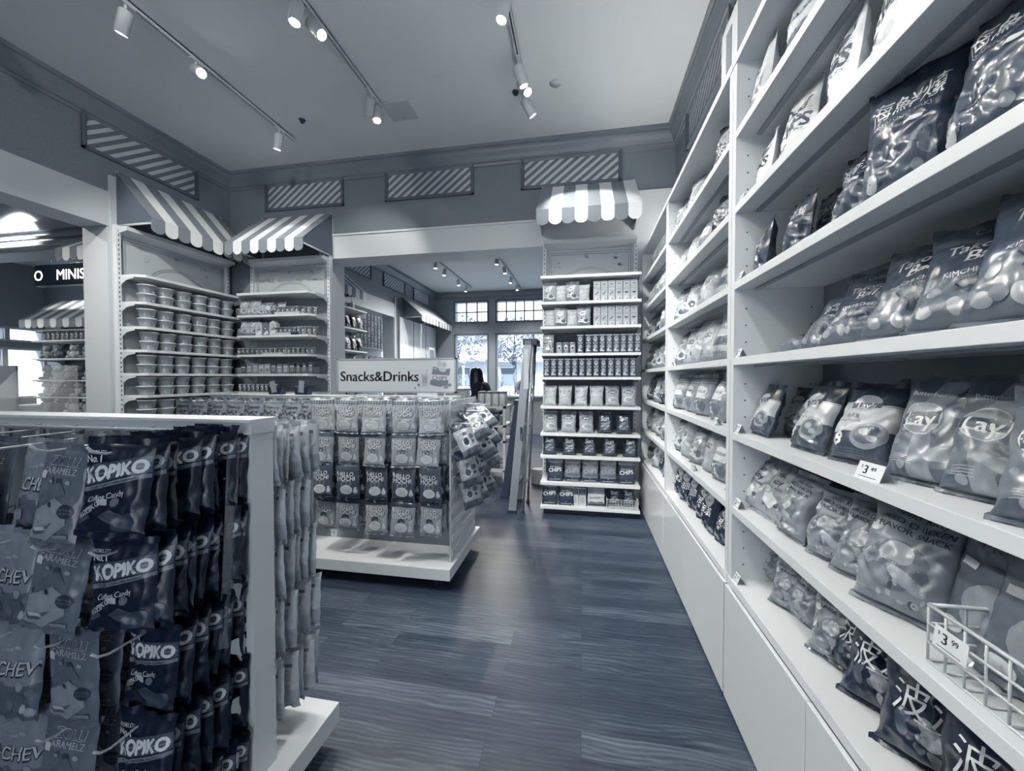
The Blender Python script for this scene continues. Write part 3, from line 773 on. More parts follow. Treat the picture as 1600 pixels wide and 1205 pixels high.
# ------------------------------------------------------------------ pillow bags
NU, NV = 34, 42
def bag_mesh(name, key, Wd, H, D, base, items=(), zones=(), seed=0, hang=False, seal=.016, lump=1.0, sag=0.0, flat=.0, back=None):
    """sealed bag: x width, z height from 0, front looks towards -y"""
    rnd = random.Random(seed * 77 + 5); off = Vector((rnd.uniform(0, 50), rnd.uniform(0, 50), seed * 3.1))
    mats = [base]
    def mi(m):
        if m not in mats: mats.append(m)
        return mats.index(m)
    ph = [rnd.uniform(0, 6.28) for _ in range(6)]
    lean = rnd.uniform(-.02, .02); tw = rnd.uniform(-.015, .015)
    def g(v):
        e = .62 if hang else .68
        return max(0.0, math.sin(PI * min(1, max(0, v)) ** e)) ** .5
    def surf(u, v, sd):
        gv = g(v)
        pin = .085 * D / .07
        hw = Wd / 2 * (1 - min(.14, pin) * gv * (1 - flat))
        x = u * hw
        au = abs(u)
        pr = max(0.0, 1 - au ** 2.6) ** .62
        y = D / 2 * pr * gv * (.95 if sd > 0 else (.75 if not hang else .6))
        em = min(1.0, pr * 1.6)
        top = math.exp(-(1 - v) / .10); bot = math.exp(-v / .09)
        pl = (math.cos(u * 9 + ph[0] + sd) * top + math.cos(u * 8 + ph[1]) * bot + .6 * math.cos(u * 15 + ph[2]) * top) * D * .075
        n1 = noise.noise(Vector((x * 13, v * H * 11, sd * 2.0)) + off)
        n2 = noise.noise(Vector((x * 34, v * H * 30, sd * 2.0)) + off)
        rg = (1 - abs(n2) * 2.4)
        y += em * gv * (n1 * D * .16 * lump + rg * D * .06 * lump) + pl * em * min(1, gv * 1.6)
        edge = math.exp(-(1 - au) / .12) * gv
        x += edge * (1 if u > 0 else -1) * math.sin(v * 17 + ph[3] + u) * Wd * .012
        z = v * H + edge * 0.0 + (n1 * .01 * lump) * gv
        z -= sag * gv * 0.3
        if not hang: y *= 1 + .15 * (1 - v)
        return (x + lean * v * H + tw * v * H * u, -sd * y + (lean * .5) * math.sin(v * 3), z)
    P = {}
    for sd in (1, -1):
        P[sd] = [[surf(-1 + 2 * i / NU, j / NV, sd) for i in range(NU + 1)] for j in range(NV + 1)]
    # sides share the same points
    for j in range(NV + 1):
        for i in (0, NU):
            a, b_ = P[1][j][i], P[-1][j][i]; q = tuple((a[k] + b_[k]) / 2 for k in range(3)); P[1][j][i] = P[-1][j][i] = q
    for j in (0, NV):
        for i in range(NU + 1):
            a, b_ = P[1][j][i], P[-1][j][i]; q = tuple((a[k] + b_[k]) / 2 for k in range(3)); P[1][j][i] = P[-1][j][i] = q
    mb = MB()
    bi = mi(back) if back else 0
    for sd in (1, -1):
        vs = [p for row in P[sd] for p in row]; fs = []; ms = []
        for j in range(NV):
            vv = (j + .5) / NV; zm = 0
            for (v0, v1, m) in zones:
                if v0 <= vv < v1: zm = mi(m)
            for i in range(NU):
                a = j * (NU + 1) + i; q = (a, a + 1, a + NU + 2, a + NU + 1)
                fs.append(q if sd > 0 else q[::-1]); ms.append(zm if (sd > 0 or not back) else bi)
        n = len(mb.v); mb.v += vs
        for f, m in zip(fs, ms): mb.f.append(tuple(k + n for k in f)); mb.m.append(m); mb.sm.append(True)
    # crimped seals
    for (j, dz) in ((NV, seal), (0, -seal * .0 - .012)):
        row = P[1][j]; pts = []
        for i in range(NU + 1):
            x, y, z = row[i]; zz = z + dz + (.0018 if i % 2 else 0)
            yy = y + math.sin(i * .6 + ph[4]) * .004 + (.006 * math.sin(i * .24 + ph[5]) if j else -.003)
            pts.append((x, yy, zz))
        vs = list(row) + pts; n_ = NU + 1
        fs = [(i, i + 1, i + 1 + n_, i + n_) for i in range(NU)]
        if dz < 0: fs = [f[::-1] for f in fs]
        zm = 0
        for (v0, v1, m) in zones:
            if (j and v1 >= 1) or (not j and v0 <= 0): zm = mi(m)
        mb.add(vs, fs, zm, True)
        mb.add([(p[0], p[1] + .0015, p[2]) for p in vs], [f[::-1] for f in fs], zm, True)
    # artwork lies on the front surface
    if items:
        xs = [-Wd / 2 + Wd * i / NU for i in range(1, NU)]; ys = [H * j / NV for j in range(1, NV)]
        G = P[1]
        for (L_, m, V, Fs) in art_cut((key, Wd, H), items, xs, ys, (-Wd / 2 * .985, Wd / 2 * .985, H * .012, H * .988)):
            q = []
            for (x, y) in V:
                fu = min(max((x / Wd + .5) * NU, 0), NU - 1e-6); fv = min(max(y / H * NV, 0), NV - 1e-6)
                i, j = int(fu), int(fv); a, b_ = fu - i, fv - j
                p00, p10, p01, p11 = G[j][i], G[j][i + 1], G[j + 1][i], G[j + 1][i + 1]
                r = [(p00[k] * (1 - a) + p10[k] * a) * (1 - b_) + (p01[k] * (1 - a) + p11[k] * a) * b_ for k in range(3)]
                r[1] -= .0013 + .00022 * L_
                q.append(tuple(r))
            mb.add(q, Fs, mi(m), True)
    return mb.mesh(name, mats)

F = lambda t, r=.3: mat(t, r, 'film')
INK = lambda t: mat(t, .4)
def blobs(rnd, n, x0, x1, y0, y1, r0, r1, tones):
    return [('e', rnd.uniform(x0, x1), rnd.uniform(y0, y1), rnd.uniform(r0, r1), rnd.uniform(r0, r1) * .8, rnd.uniform(0, 180), F(rnd.choice(tones))) for _ in range(n)]
def lines(x, y, w, n, dy, t, seed=1, h=.0016):
    r = random.Random(seed); return [('r', x + r.uniform(-.1, .1) * w * .2, y - i * dy, w * r.uniform(.75, 1), h, 0, INK(t)) for i in range(n)]
def make(kind):
    """returns width, height, depth, base, zones, artwork"""
    R = random.Random(hash(kind) % 1000 if False else sum(map(ord, kind)))
    if kind == 'takoyaki':
        W_, H_, D_ = .205, .255, .085
        it = blobs(R, 9, -.09, .09, .012, .075, .010, .020, (.55, .62, .45, .30)) + blobs(R, 8, .0, .09, .055, .10, .005, .012, (.15, .2, .5))
        it += [('e', .055, .145, .026, .018, 0, F(.55)), ('t', 'Calbee', .0, .228, .022, 0, 0, .01, INK(.85)),
               ('t', 'Takoyaki', .0, .188, .036, 3, .25, .02, INK(.88)), ('t', 'Ball', .0, .156, .042, 3, .25, .02, INK(.88)),
               ('t', 'KIMCHI CHEESE', .0, .112, .016, 2, 0, .02, INK(.9)), ('t', 'FLAVOR CORN PUFFS', .01, .098, .009, 2, 0, .01, INK(.8))] + [('r', .02 + R.uniform(-.05, .06), .066 + R.uniform(-.012, .016), .020, .0035, R.uniform(0, 180), F(R.choice((.15, .6, .12)))) for _ in range(22)]
        return W_, H_, D_, F(.30), [(.0, .46, F(.38)), (.46, .80, F(.22)), (.8, 1.01, F(.34))], it
    if kind == 'garlic':
        W_, H_, D_ = .185, .235, .085
        it = [('p', [(-.1, .06), (.1, .09), (.1, .165), (-.1, .165)], F(.80)), ('r', 0, .168, .2, .003, 0, INK(.85)),
              ('e', .035, .070, .048, .038, 20, F(.62)), ('e', .035, .072, .036, .027, 20, F(.42)), ('e', .028, .078, .015, .012, 0, F(.66)), ('e', .05, .062, .013, .009, 0, F(.7)),
              ('e', -.005, .170, .036, .030, 15, F(.72)), ('p', [(-.045, .165), (.035, .180), (.038, .160), (-.040, .146)], INK(.3)),
              ('t', "Lay's", -.004, .163, .026, 10, .2, .015, INK(.95)), ('t', '蒜香黄油', -.035, .125, .015, 0, 0, .0, INK(.25)), ('t', 'GARLIC BUTTER', -.03, .108, .010, 0, 0, .01, INK(.3)),
              ('t', '8', -.052, .050, .050, -8, .2, .05, INK(.95))] + [('r', -.03, .012 + k * .007, .13, .0015, 0, INK(.45)) for k in range(3)]
        return W_, H_, D_, F(.20), [(.0, .36, F(.26)), (.70, 1.01, F(.13))], it
    if kind == 'lavi':
        W_, H_, D_ = .22, .285, .095
        it = blobs(R, 14, -.10, .10, .02, .14, .006, .018, (.36, .55, .62, .40)) + [('p', [(-.03, 0), (.03, 0), (.0, .08), (.0, .15), (.04, .285), (-.02, .285), (-.05, .19), (-.04, .08)], F(.60)),
              ('e', .055, .190, .032, .024, 0, F(.66)), ('e', .045, .188, .012, .009, 0, F(.5)), ('e', .045, .075, .05, .022, 10, F(.66)), ('e', .04, .10, .02, .012, 0, F(.5)), ('e', .052, .118, .016, .03, -20, F(.55)),
              ('e', -.035, .165, .053, .046, 0, INK(.85)), ('e', -.035, .165, .049, .042, 0, F(.66)), ('p', [(-.085, .172), (.015, .185), (.012, .150), (-.080, .138)], INK(.28)),
              ('t', 'Lay', -.035, .160, .055, 6, .15, .03, INK(.95)), ('e', .052, .232, .028, .022, 0, INK(.22)), ('t', '2G', .052, .232, .028, 0, .1, .02, INK(.9)),
              ('t', 'Butterbear', -.04, .240, .020, 0, 0, .02, INK(.92))] + lines(-.05, .055, .06, 4, .007, .75, 3)
        return W_, H_, D_, F(.46), [(.0, .12, F(.34)), (.86, 1.01, F(.30))], it
    if kind == 'pastel':
        W_, H_, D_ = .19, .235, .105
        it = [('e', .0, .09, .062, .055, 10, F(.47)), ('e', .0, .115, .034, .026, 0, F(.72)), ('e', .03, .065, .04, .014, -25, F(.66)), ('e', -.02, .055, .025, .02, 0, F(.56)),
              ('e', -.065, .165, .018, .012, 0, INK(.85)), ('t', 'Hello Kitty', .01, .212, .022, -3, .2, .012, INK(.2)),
              ('t', 'FRIED CHICKEN', .008, .190, .019, -3, 0, .02, INK(.15)), ('t', 'FLAVOR SNACK', .008, .170, .019, -3, 0, .02, INK(.15))]
        it += blobs(R, 10, -.085, .085, .015, .06, .004, .009, (.3, .75, .7)) + blobs(R, 6, -.09, -.06, .06, .2, .003, .006, (.35, .8))
        return W_, H_, D_, F(.60), [(.0, .1, F(.52))], it
    if kind == 'pastelpale':
        W_, H_, D_ = .17, .22, .075
        it = [('t', 'Hello', -.01, .175, .036, -3, .1, .015, INK(.12)), ('t', 'Kitty', .0, .140, .036, -3, .1, .015, INK(.12)), ('t', 'SNACK CRACKER', .0, .112, .012, -3, 0, .015, INK(.2)),
              ('e', .0, .06, .035, .025, 0, F(.85)), ('e', .045, .055, .012, .01, 0, F(.3))] + blobs(R, 8, -.07, .07, .015, .1, .004, .009, (.3, .85, .8))
        return W_, H_, D_, F(.66), [(.86, 1.01, F(.5))], it
    if kind == 'wave':
        W_, H_, D_ = .27, .285, .12
        it = blobs(R, 12, -.10, .11, .02, .09, .014, .028, (.55, .65, .45, .3)) + [
              ('e', .0, .215, .046, .054, 40, F(.62)), ('p', [(-.06, .218), (.055, .242), (.06, .202), (-.055, .178)], INK(.35)), ('t', "Lay's乐事", .0, .208, .030, 10, .2, .015, INK(.92)),
              ('t', '波浪', -.03, .128, .078, 3, .1, .0, INK(.93)), ('r', 0, .092, .12, .004, 0, INK(.8))]
        return W_, H_, D_, F(.06), [(.0, .10, F(.12))], it
    if kind == 'seafood':
        W_, H_, D_ = .20, .28, .085
        it = blobs(R, 14, -.08, .08, .02, .11, .010, .022, (.42, .5, .34, .28)) + [('e', -.06, .03, .016, .024, 10, INK(.75)),
              ('t', '海鮮燒', .0, .205, .052, 5, .15, .0, INK(.9)), ('t', 'SEAFOOD YAKI', .0, .168, .015, 5, 0, .01, INK(.7)), ('r', .02, .145, .04, .012, 0, INK(.8))] + [('r', .075, .12, .014, .22, 0, F(.12))]
        return W_, H_, D_, F(.16), [(.0, .45, F(.26)), (.9, 1.01, F(.10))], it
    if kind == 'chili':
        W_, H_, D_ = .21, .30, .085
        it = [('e', -.03, .085, .036, .030, 20, F(.22)), ('e', -.01, .10, .025, .024, 0, F(.32)), ('e', -.045, .07, .016, .016, 0, F(.16)),
              ('t', 'CHILI', .0, .225, .070, -3, .2, .045, INK(.16)), ('t', 'CHIPS', .0, .160, .070, -3, .2, .045, INK(.16)), ('t', 'SWEET & SPICY', .03, .120, .014, -3, 0, .015, INK(.25)),
              ('t', '93g NET WT', -.03, .025, .012, 0, 0, .01, INK(.3))] + lines(.07, .22, .05, 12, .008, .35, 4)
        return W_, H_, D_, F(.92, .38), [], it
    if kind == 'silver':
        W_, H_, D_ = .20, .28, .08
        it = [('r', 0, .10, .16, .06, 0, F(.42)), ('t', 'ROASTED', 0, .19, .032, 0, 0, .02, INK(.3)), ('e', 0, .1, .04, .024, 0, F(.25))] + lines(.0, .06, .12, 5, .008, .3, 6)
        return W_, H_, D_, F(.80), [(.0, .14, F(.55))], it
    if kind == 'kopiko':
        W_, H_, D_ = .185, .218, .045
        ca = 11
        it = [('p', [(-.1, .110), (.1, .152), (.1, .197), (-.1, .154)], F(.27)), ('p', [(-.1, .096), (.1, .136), (.1, .148), (-.1, .107)], F(.50)), ('r', 0, .151, .2, .0012, ca, INK(.7)),
              ('t', 'KOPIKO', .004, .153, .0455, ca, .12, .075, INK(.93)), ('t', "WORLD'S", -.056, .195, .0135, 3, 0, .02, INK(.88)), ('t', 'No.1', -.056, .178, .026, 3, 0, .03, INK(.93)),
              ('t', 'Coffee Candy', -.006, .092, .0180, ca, 0, .015, INK(.85)), ('t', 'For Coffee Lover, Anytime, Anywhere', .0, .122, .0085, ca, 0, .015, INK(.10)),
              ('r', -.012, .078, .03, .014, 5, INK(.75)), ('e', .022, .080, .012, .009, 40, F(.40)), ('p', [(-.018, .045), (.02, .028), (.045, .05), (.01, .062)], F(.30)), ('p', [(-.014, .047), (.018, .034), (.035, .05), (.008, .058)], F(.18)),
              ('e', .052, .03, .034, .022, 30, F(.20)), ('t', 'KOPIKO', -.048, .060, .0175, 32, .1, .03, INK(.82)), ('r', -.052, .048, .04, .002, 32, INK(.7)), ('r', -.055, .036, .035, .010, 32, F(.28))]
        return W_, H_, D_, F(.0, .36), [], it
    if kind == 'zolli':
        W_, H_, D_ = .17, .235, .035
        it = [('p', [(-.075, .012), (.0, .008), (.06, .05), (.05, .095), (.01, .115), (-.07, .095)], F(.60)), ('p', [(-.07, .040), (-.01, .046), (.02, .055), (-.015, .024), (-.05, .020)], F(.34)), ('p', [(-.062, .040), (-.012, .044), (.0, .036), (-.045, .030)], F(.8)),
              ('p', [(-.075, .100), (.02, .155), (.04, .125), (-.06, .085)], F(.38)), ('e', .052, .082, .022, .0175, 0, INK(.14)), ('t', 'NATURAL', .052, .086, .008, 0, 0, .01, INK(.55)), ('t', 'INGREDIENTS', .052, .077, .0055, 0, 0, .01, INK(.55)),
              ('e', -.055, .098, .003, .005, 0, INK(.12)), ('e', -.008, .098, .009, .007, 0, INK(.14)), ('t', 'ZOLLI', .012, .206, .034, 0, .1, .055, INK(.80)), ('t', 'ZOLLI', .012, .206, .033, 0, .1, .025, INK(.30)), ('t', 'CARAMELZ', .0, .180, .024, 0, .05, .03, INK(.74)),
              ('r', -.055, .170, .022, .018, 0, INK(.85)), ('e', -.02, .155, .009, .009, 0, INK(.3)), ('t', '0g', -.02, .155, .010, 0, 0, .01, INK(.9)), ('e', .01, .155, .011, .006, 0, INK(.2)), ('e', .04, .153, .008, .005, 0, INK(.65)),
              ('r', .045, .022, .05, .010, 4, INK(.18)), ('r', .045, .022, .047, .008, 4, F(.55))]
        return W_, H_, D_, F(.42, .25), [(.80, 1.01, F(.38))], it
    if kind == 'hichew':
        W_, H_, D_ = .17, .235, .05
        it = [('t', 'HI-CHEW', .0, .125, .050, 0, .15, .085, INK(.10)), ('t', 'HI-CHEW', .0, .127, .050, 0, .15, .025, INK(.82)), ('e', .03, .055, .03, .014, 0, F(.35)), ('t', 'Original Mix', .0, .175, .014, 8, 0, .01, INK(.85))] + blobs(R, 14, -.075, .075, .012, .09, .006, .016, (.4, .62, .7, .3, .45))
        return W_, H_, D_, F(.54, .28), [(.0, .36, F(.36))], it
    if kind.startswith('mochi'):
        v = kind[-1]; W_, H_, D_ = .185, .235, .04
        T = {'a': (.74, .70, .30), 'b': (.66, .60, .24), 'c': (.26, .92, .12), 'd': (.62, .88, .16)}[v]
        top = {'a': F(.82), 'b': F(.36), 'c': F(.30), 'd': F(.16)}[v]
        it = []
        if v == 'a':
            for i in range(9): it.append(('r', -.083 + i * .021, .218, .010, .034, 0, INK(.42)))
            for j in range(2): it.append(('r', 0, .210 + j * .016, .19, .007, 0, INK(.50)))
            it += [('r', -.083 + i * .021, .005, .010, .010, 0, INK(.42)) for i in range(9)]
        it += [('t', 'HELLO', -.008, .170, .044, 0, .05, .09, INK(T[2])), ('t', 'MOCHI', -.004, .136, .046, 0, .05, .09, INK(T[2])),
               ('t', 'HELLO', -.010, .171, .043, 0, .05, .035, INK(T[1] if T[1] > .8 else .95)), ('t', 'MOCHI', -.006, .137, .045, 0, .05, .035, INK(T[1] if T[1] > .8 else .95))]
        if v == 'a': it += [('e', .02, .105, .032, .009, 5, F(.5)), ('e', .015, .098, .035, .010, 5, F(.85))]
        elif v == 'b': it += [('e', -.03, .098, .016, .015, 0, F(.5)), ('e', .0, .102, .018, .016, 0, F(.3)), ('e', .03, .096, .016, .014, 0, F(.5)), ('e', .0, .098, .009, .009, 0, F(.7)), ('e', -.03, .094, .008, .008, 0, F(.75)), ('e', .03, .092, .008, .008, 0, F(.75))]
        elif v == 'c': it += [('e', -.02, .098, .024, .022, 0, INK(.7)), ('e', -.02, .098, .019, .017, 0, F(.28)), ('e', .015, .102, .022, .020, 0, INK(.6)), ('e', .015, .102, .017, .015, 0, F(.3))]
        else: it += [('e', -.005, .098, .03, .022, 0, F(.18)), ('e', .0, .088, .02, .012, 0, F(.5)), ('p', [(.05, .1), (.09, .13), (.09, .06), (.06, .05)], F(.72))]
        it += [('e', -.004, .055, .052, .034, 0, INK(.16)), ('e', -.004, .055, .050, .0325, 0, INK(.86))] + lines(-.004, .072, .075, 5, .0085, .35, 9)
        it += [('e', .066, .042, .016, .018, 0, INK(.84)), ('e', .066, .064, .010, .010, 0, INK(.84)), ('r', .066, .03, .018, .004, 0, INK(.3)), ('e', -.075, .185, .008, .014, 0, INK(.8))]
        return W_, H_, D_, F(T[0]), [(.86, 1.01, top)], it
    if kind == 'sweets':      # small pouch with an all-over print
        W_, H_, D_ = .15, .215, .045
        it = [('t', 'Gummy', 0, .165, .034, 0, .1, .03, INK(.22))] + blobs(R, 34, -.07, .07, .012, .14, .007, .015, (.25, .85, .4, .8, .3)) + [('e', 0, .05, .028, .022, 0, INK(.9))]
        return W_, H_, D_, F(.64), [(.88, 1.01, F(.50))], it
    if kind == 'puffy':       # bags on the gondola end
        W_, H_, D_ = .16, .25, .075
        it = [('e', -.02, .10, .030, .034, 0, INK(.85)), ('e', -.02, .10, .023, .027, 0, F(.22)), ('e', .035, .125, .022, .02, 0, F(.3)), ('e', .03, .085, .012, .012, 0, F(.2)), ('e', -.01, .155, .018, .014, 0, F(.35)), ('t', 'CRISPY', 0, .18, .026, 0, .1, .02, INK(.88))]
        return W_, H_, D_, F(.66), [(.0, .18, F(.34)), (.78, 1.01, F(.18))], it
    if kind == 'pouch':       # translucent pouch, printed back
        W_, H_, D_ = .13, .185, .028
        it = [('r', 0, .150, .09, .012, 0, INK(.36))] + lines(0, .130, .085, 6, .007, .40, 11) + lines(0, .075, .08, 3, .007, .42, 12)
        return W_, H_, D_, F(.80, .25), [(.0, .30, F(.68))], it
    if kind == 'crisps':
        W_, H_, D_ = .15, .20, .075
        it = [('t', 'LENTIL CHIPS', 0, .150, .020, 0, 0, .015, INK(.35)), ('t', '~ lightly salted', 0, .13, .010, 0, 0, .01, INK(.4))] + [('r', -.03 + k * .02, .08 + k * .004, .03, .002, -25, INK(.4)) for k in range(5)] + [('e', .0, .05, .045, .02, 0, F(.78))]
        return W_, H_, D_, F(.76), [], it
    if kind == 'ridged':
        W_, H_, D_ = .16, .20, .075
        it = [('e', 0, .145, .05, .022, 0, INK(.34)), ('t', 'Ridges', 0, .145, .026, 4, .1, .02, INK(.92)), ('e', 0, .06, .055, .03, 0, F(.82)), ('e', .01, .06, .04, .02, 0, F(.62))] + lines(0, .11, .08, 2, .008, .4, 2)
        return W_, H_, D_, F(.68), [(.84, 1.01, F(.55))], it
    if kind == 'sun':
        W_, H_, D_ = .155, .195, .075
        it = [('t', 'Sun', .0, .150, .062, 5, .2, .04, INK(.86))] + [('e', -.03 + (k % 3) * .032, .040 + (k // 3) * .028, .022, .011, 25, F(.62 if k % 2 else .42)) for k in range(9)] + [('r', -.03 + (k % 3) * .032, .040 + (k // 3) * .028, .03, .0018, 25, INK(.2)) for k in range(9)] + [('t', 'CHIPS', .03, .118, .018, 5, 0, .02, INK(.7))]
        return W_, H_, D_, F(.14), [(.0, .1, F(.2))], it
    if kind.startswith('jerky'):
        d = kind[-1] == 'd'; W_, H_, D_ = .175, .215, .03
        it = [('t', 'BEEF JERKY', .0, .148, .024, 0, 0, .025, INK(.75 if d else .60)), ('t', 'CHIPS', .0, .115, .056, 4, .0, .05, INK(.95 if d else .70)), ('p', [(-.08, .06), (.08, .06), (.07, .085), (.02, .078), (-.03, .082)], F(.18 if d else .34)),
              ('r', 0, .022, .175, .040, 0, F(.10)), ('r', .0, .012, .12, .007, 0, INK(.70)), ('e', 0, .035, .008, .006, 0, INK(.5)), ('e', -.055, .172, .02, .006, 0, INK(.3)), ('e', .055, .172, .02, .006, 0, INK(.3))]
        return W_, H_, D_, F(.14 if d else .48), [(.88, 1.01, F(.55))], it
    if kind == 'bacon':
        W_, H_, D_ = .185, .21, .035
        it = [('t', 'BACON JERKY', 0, .092, .022, 0, 0, .03, INK(.3)), ('r', 0, .012, .185, .03, 0, F(.12)), ('p', [(-.09, .03), (.09, .03), (.06, .05), (0, .042), (-.06, .052)], F(.3))]
        return W_, H_, D_, F(.84), [(.62, 1.01, F(.50))], it
    if kind == 'crackle':     # metallic mixed print, middle bay
        W_, H_, D_ = .19, .25, .085
        it = [('e', -.01, .16, .05, .03, 10, INK(.90)), ('t', 'CRUNCH', -.01, .16, .026, 10, .1, .02, INK(.22)), ('p', [(-.09, .05), (.0, .10), (.09, .045), (.02, .02)], F(.85)), ('e', .03, .06, .03, .022, 0, F(.35))] + blobs(R, 10, -.08, .08, .02, .2, .008, .02, (.4, .8, .55))
        return W_, H_, D_, F(.66), [(.86, 1.01, F(.4)), (0, .15, F(.5))], it
    if kind == 'stripy':
        W_, H_, D_ = .19, .25, .09
        it = [('r', 0, .20 + k * .018, .2, .007, 0, INK(.50)) for k in range(3)] + [('p', [(-.05, .10), (.06, .10), (.06, .17), (.0, .185), (-.05, .17)], F(.90)), ('t', 'NOODLE', 0, .145, .024, 0, 0, .02, INK(.3)), ('r', -.02, .055, .035, .06, 0, INK(.92)), ('t', '!', -.02, .055, .05, 0, 0, .04, INK(.1)), ('e', .045, .05, .03, .03, 0, F(.42))] + blobs(R, 8, -.09, .09, .01, .1, .008, .018, (.4, .75, .5))
        return W_, H_, D_, F(.66), [(.0, .4, F(.56))], it
    if kind == 'kraft':
        W_, H_, D_ = .19, .26, .09
        it = [('e', 0, .15, .05, .05, 0, F(.82)), ('r', 0, .155, .07, .03, 0, INK(.25)), ('t', 'PUFFS', 0, .155, .027, 0, 0, .02, INK(.93)), ('e', .02, .06, .035, .025, 0, F(.78)), ('e', -.03, .05, .025, .018, 0, F(.5))]
        return W_, H_, D_, F(.70), [(.0, .08, F(.6))], it
    if kind == 'dark':
        W_, H_, D_ = .18, .25, .085
        it = [('e', .0, .175, .045, .04, 0, F(.62)), ('t', "Lay's", 0, .175, .030, 8, .2, .02, INK(.2)), ('t', '波浪', .0, .11, .055, 4, .1, .0, INK(.93))] + blobs(R, 9, -.075, .075, .015, .07, .010, .022, (.6, .7, .5, .4))
        return W_, H_, D_, F(.09), [], it
    if kind == 'hkbasket':
        W_, H_, D_ = .21, .27, .05
        it = [('t', 'Hello', 0, .225, .050, -3, .2, .012, INK(.50)), ('r', -.06, .17, .04, .018, 0, INK(.85)), ('e', .02, .09, .07, .055, 0, F(.60)), ('t', 'MARSHMALLOW', 0, .185, .014, 0, 0, .01, INK(.25)), ('e', -.05, .03, .03, .016, 0, INK(.82))]
        return W_, H_, D_, F(.40, .22), [(.78, 1.01, F(.30))], it
BAGS = {}
def bagm(kind, var=0, hang=False):
    k = (kind, var, hang)
    if k not in BAGS:
        W_, H_, D_, base, zones, it = make(kind)
        if kind in ('kopiko', 'pouch', 'sweets', 'zolli', 'hichew', 'puffy') or kind.startswith('mochi'): hang = True
        lump = {'kopiko': 1.6, 'lavi': 1.0, 'pouch': 1.6, 'pastel': 1.7, 'pastelpale': 1.5, 'garlic': 1.2, 'takoyaki': 1.15, 'seafood': 1.5, 'chili': 1.5, 'wave': 1.3}.get(kind, 1.1)
        BAGS[k] = (bag_mesh('printed_bag', kind, W_, H_, D_, base, it, zones, seed=var * 13 + len(kind), hang=hang, lump=lump), W_, H_, D_)
    return BAGS[k]
# ------------------------------------------------------------------ goods
def at(px, py, x=None, y=None, z=None):
    """where the line of sight through a point of the photograph meets a plane of the place"""
    fw = Vector((-math.sin(YAW) * math.cos(PITCH), math.cos(YAW) * math.cos(PITCH), math.sin(PITCH)))
    rt = Vector((math.cos(YAW), math.sin(YAW), 0)); up = rt.cross(fw)
    d = fw + rt * (px - CX) / F_PX + up * (CY - py) / F_PX
    t = x / d.x if x is not None else (y / d.y if y is not None else (z - EYE) / d.z)
    return Vector((0, 0, EYE)) + d * t
RG = random.Random(7)
def bag(kind, x, y, z, face, lean, label, group, sc=1.0, var=0, roll=0.0, cat='bag of snacks', name=None):
    """stand a bag at its base point; face = heading of its front, lean back in radians"""
    me, W_, H_, D_ = bagm(kind, var)
    M = Matrix.Rotation(face, 4, 'Z') @ Matrix.Rotation(-lean, 4, 'X') @ Matrix.Rotation(roll, 4, 'Y')
    lift = .012 * sc + abs(math.sin(roll)) * W_ * .5 * sc * .9
    o = inst(name or 'snack_bag', me, (x, y, z + lift), M.to_euler(), sc, label=label, cat=cat, group=group)
    return o
NAMES = {'takoyaki': 'slate takoyaki ball corn puff bag', 'garlic': 'garlic butter crisps bag with bread picture', 'lavi': 'large crisps bag with round logo and 2G badge', 'pastel': 'pastel fried chicken flavour snack bag',
 'pastelpale': 'pale cracker bag', 'wave': 'big black crisps bag with white characters', 'seafood': 'dark seafood snack bag with white characters', 'chili': 'white CHILI CHIPS bag', 'silver': 'shiny pale roasted snack bag',
 'crackle': 'shiny pale crunch bag', 'stripy': 'noodle snack bag with striped top', 'kraft': 'plain pale puffs bag', 'dark': 'black crisps bag with pale logo', 'crisps': 'pale lentil chips bag', 'ridged': 'mid-grey ridged crisps bag', 'sun': 'dark crisps bag lettered Sun',
 'jerkyd': 'dark beef jerky chips pouch', 'jerkym': 'mid-grey beef jerky chips pouch', 'bacon': 'white-fronted bacon jerky pouch', 'hkbasket': 'clear-fronted marshmallow bag'}
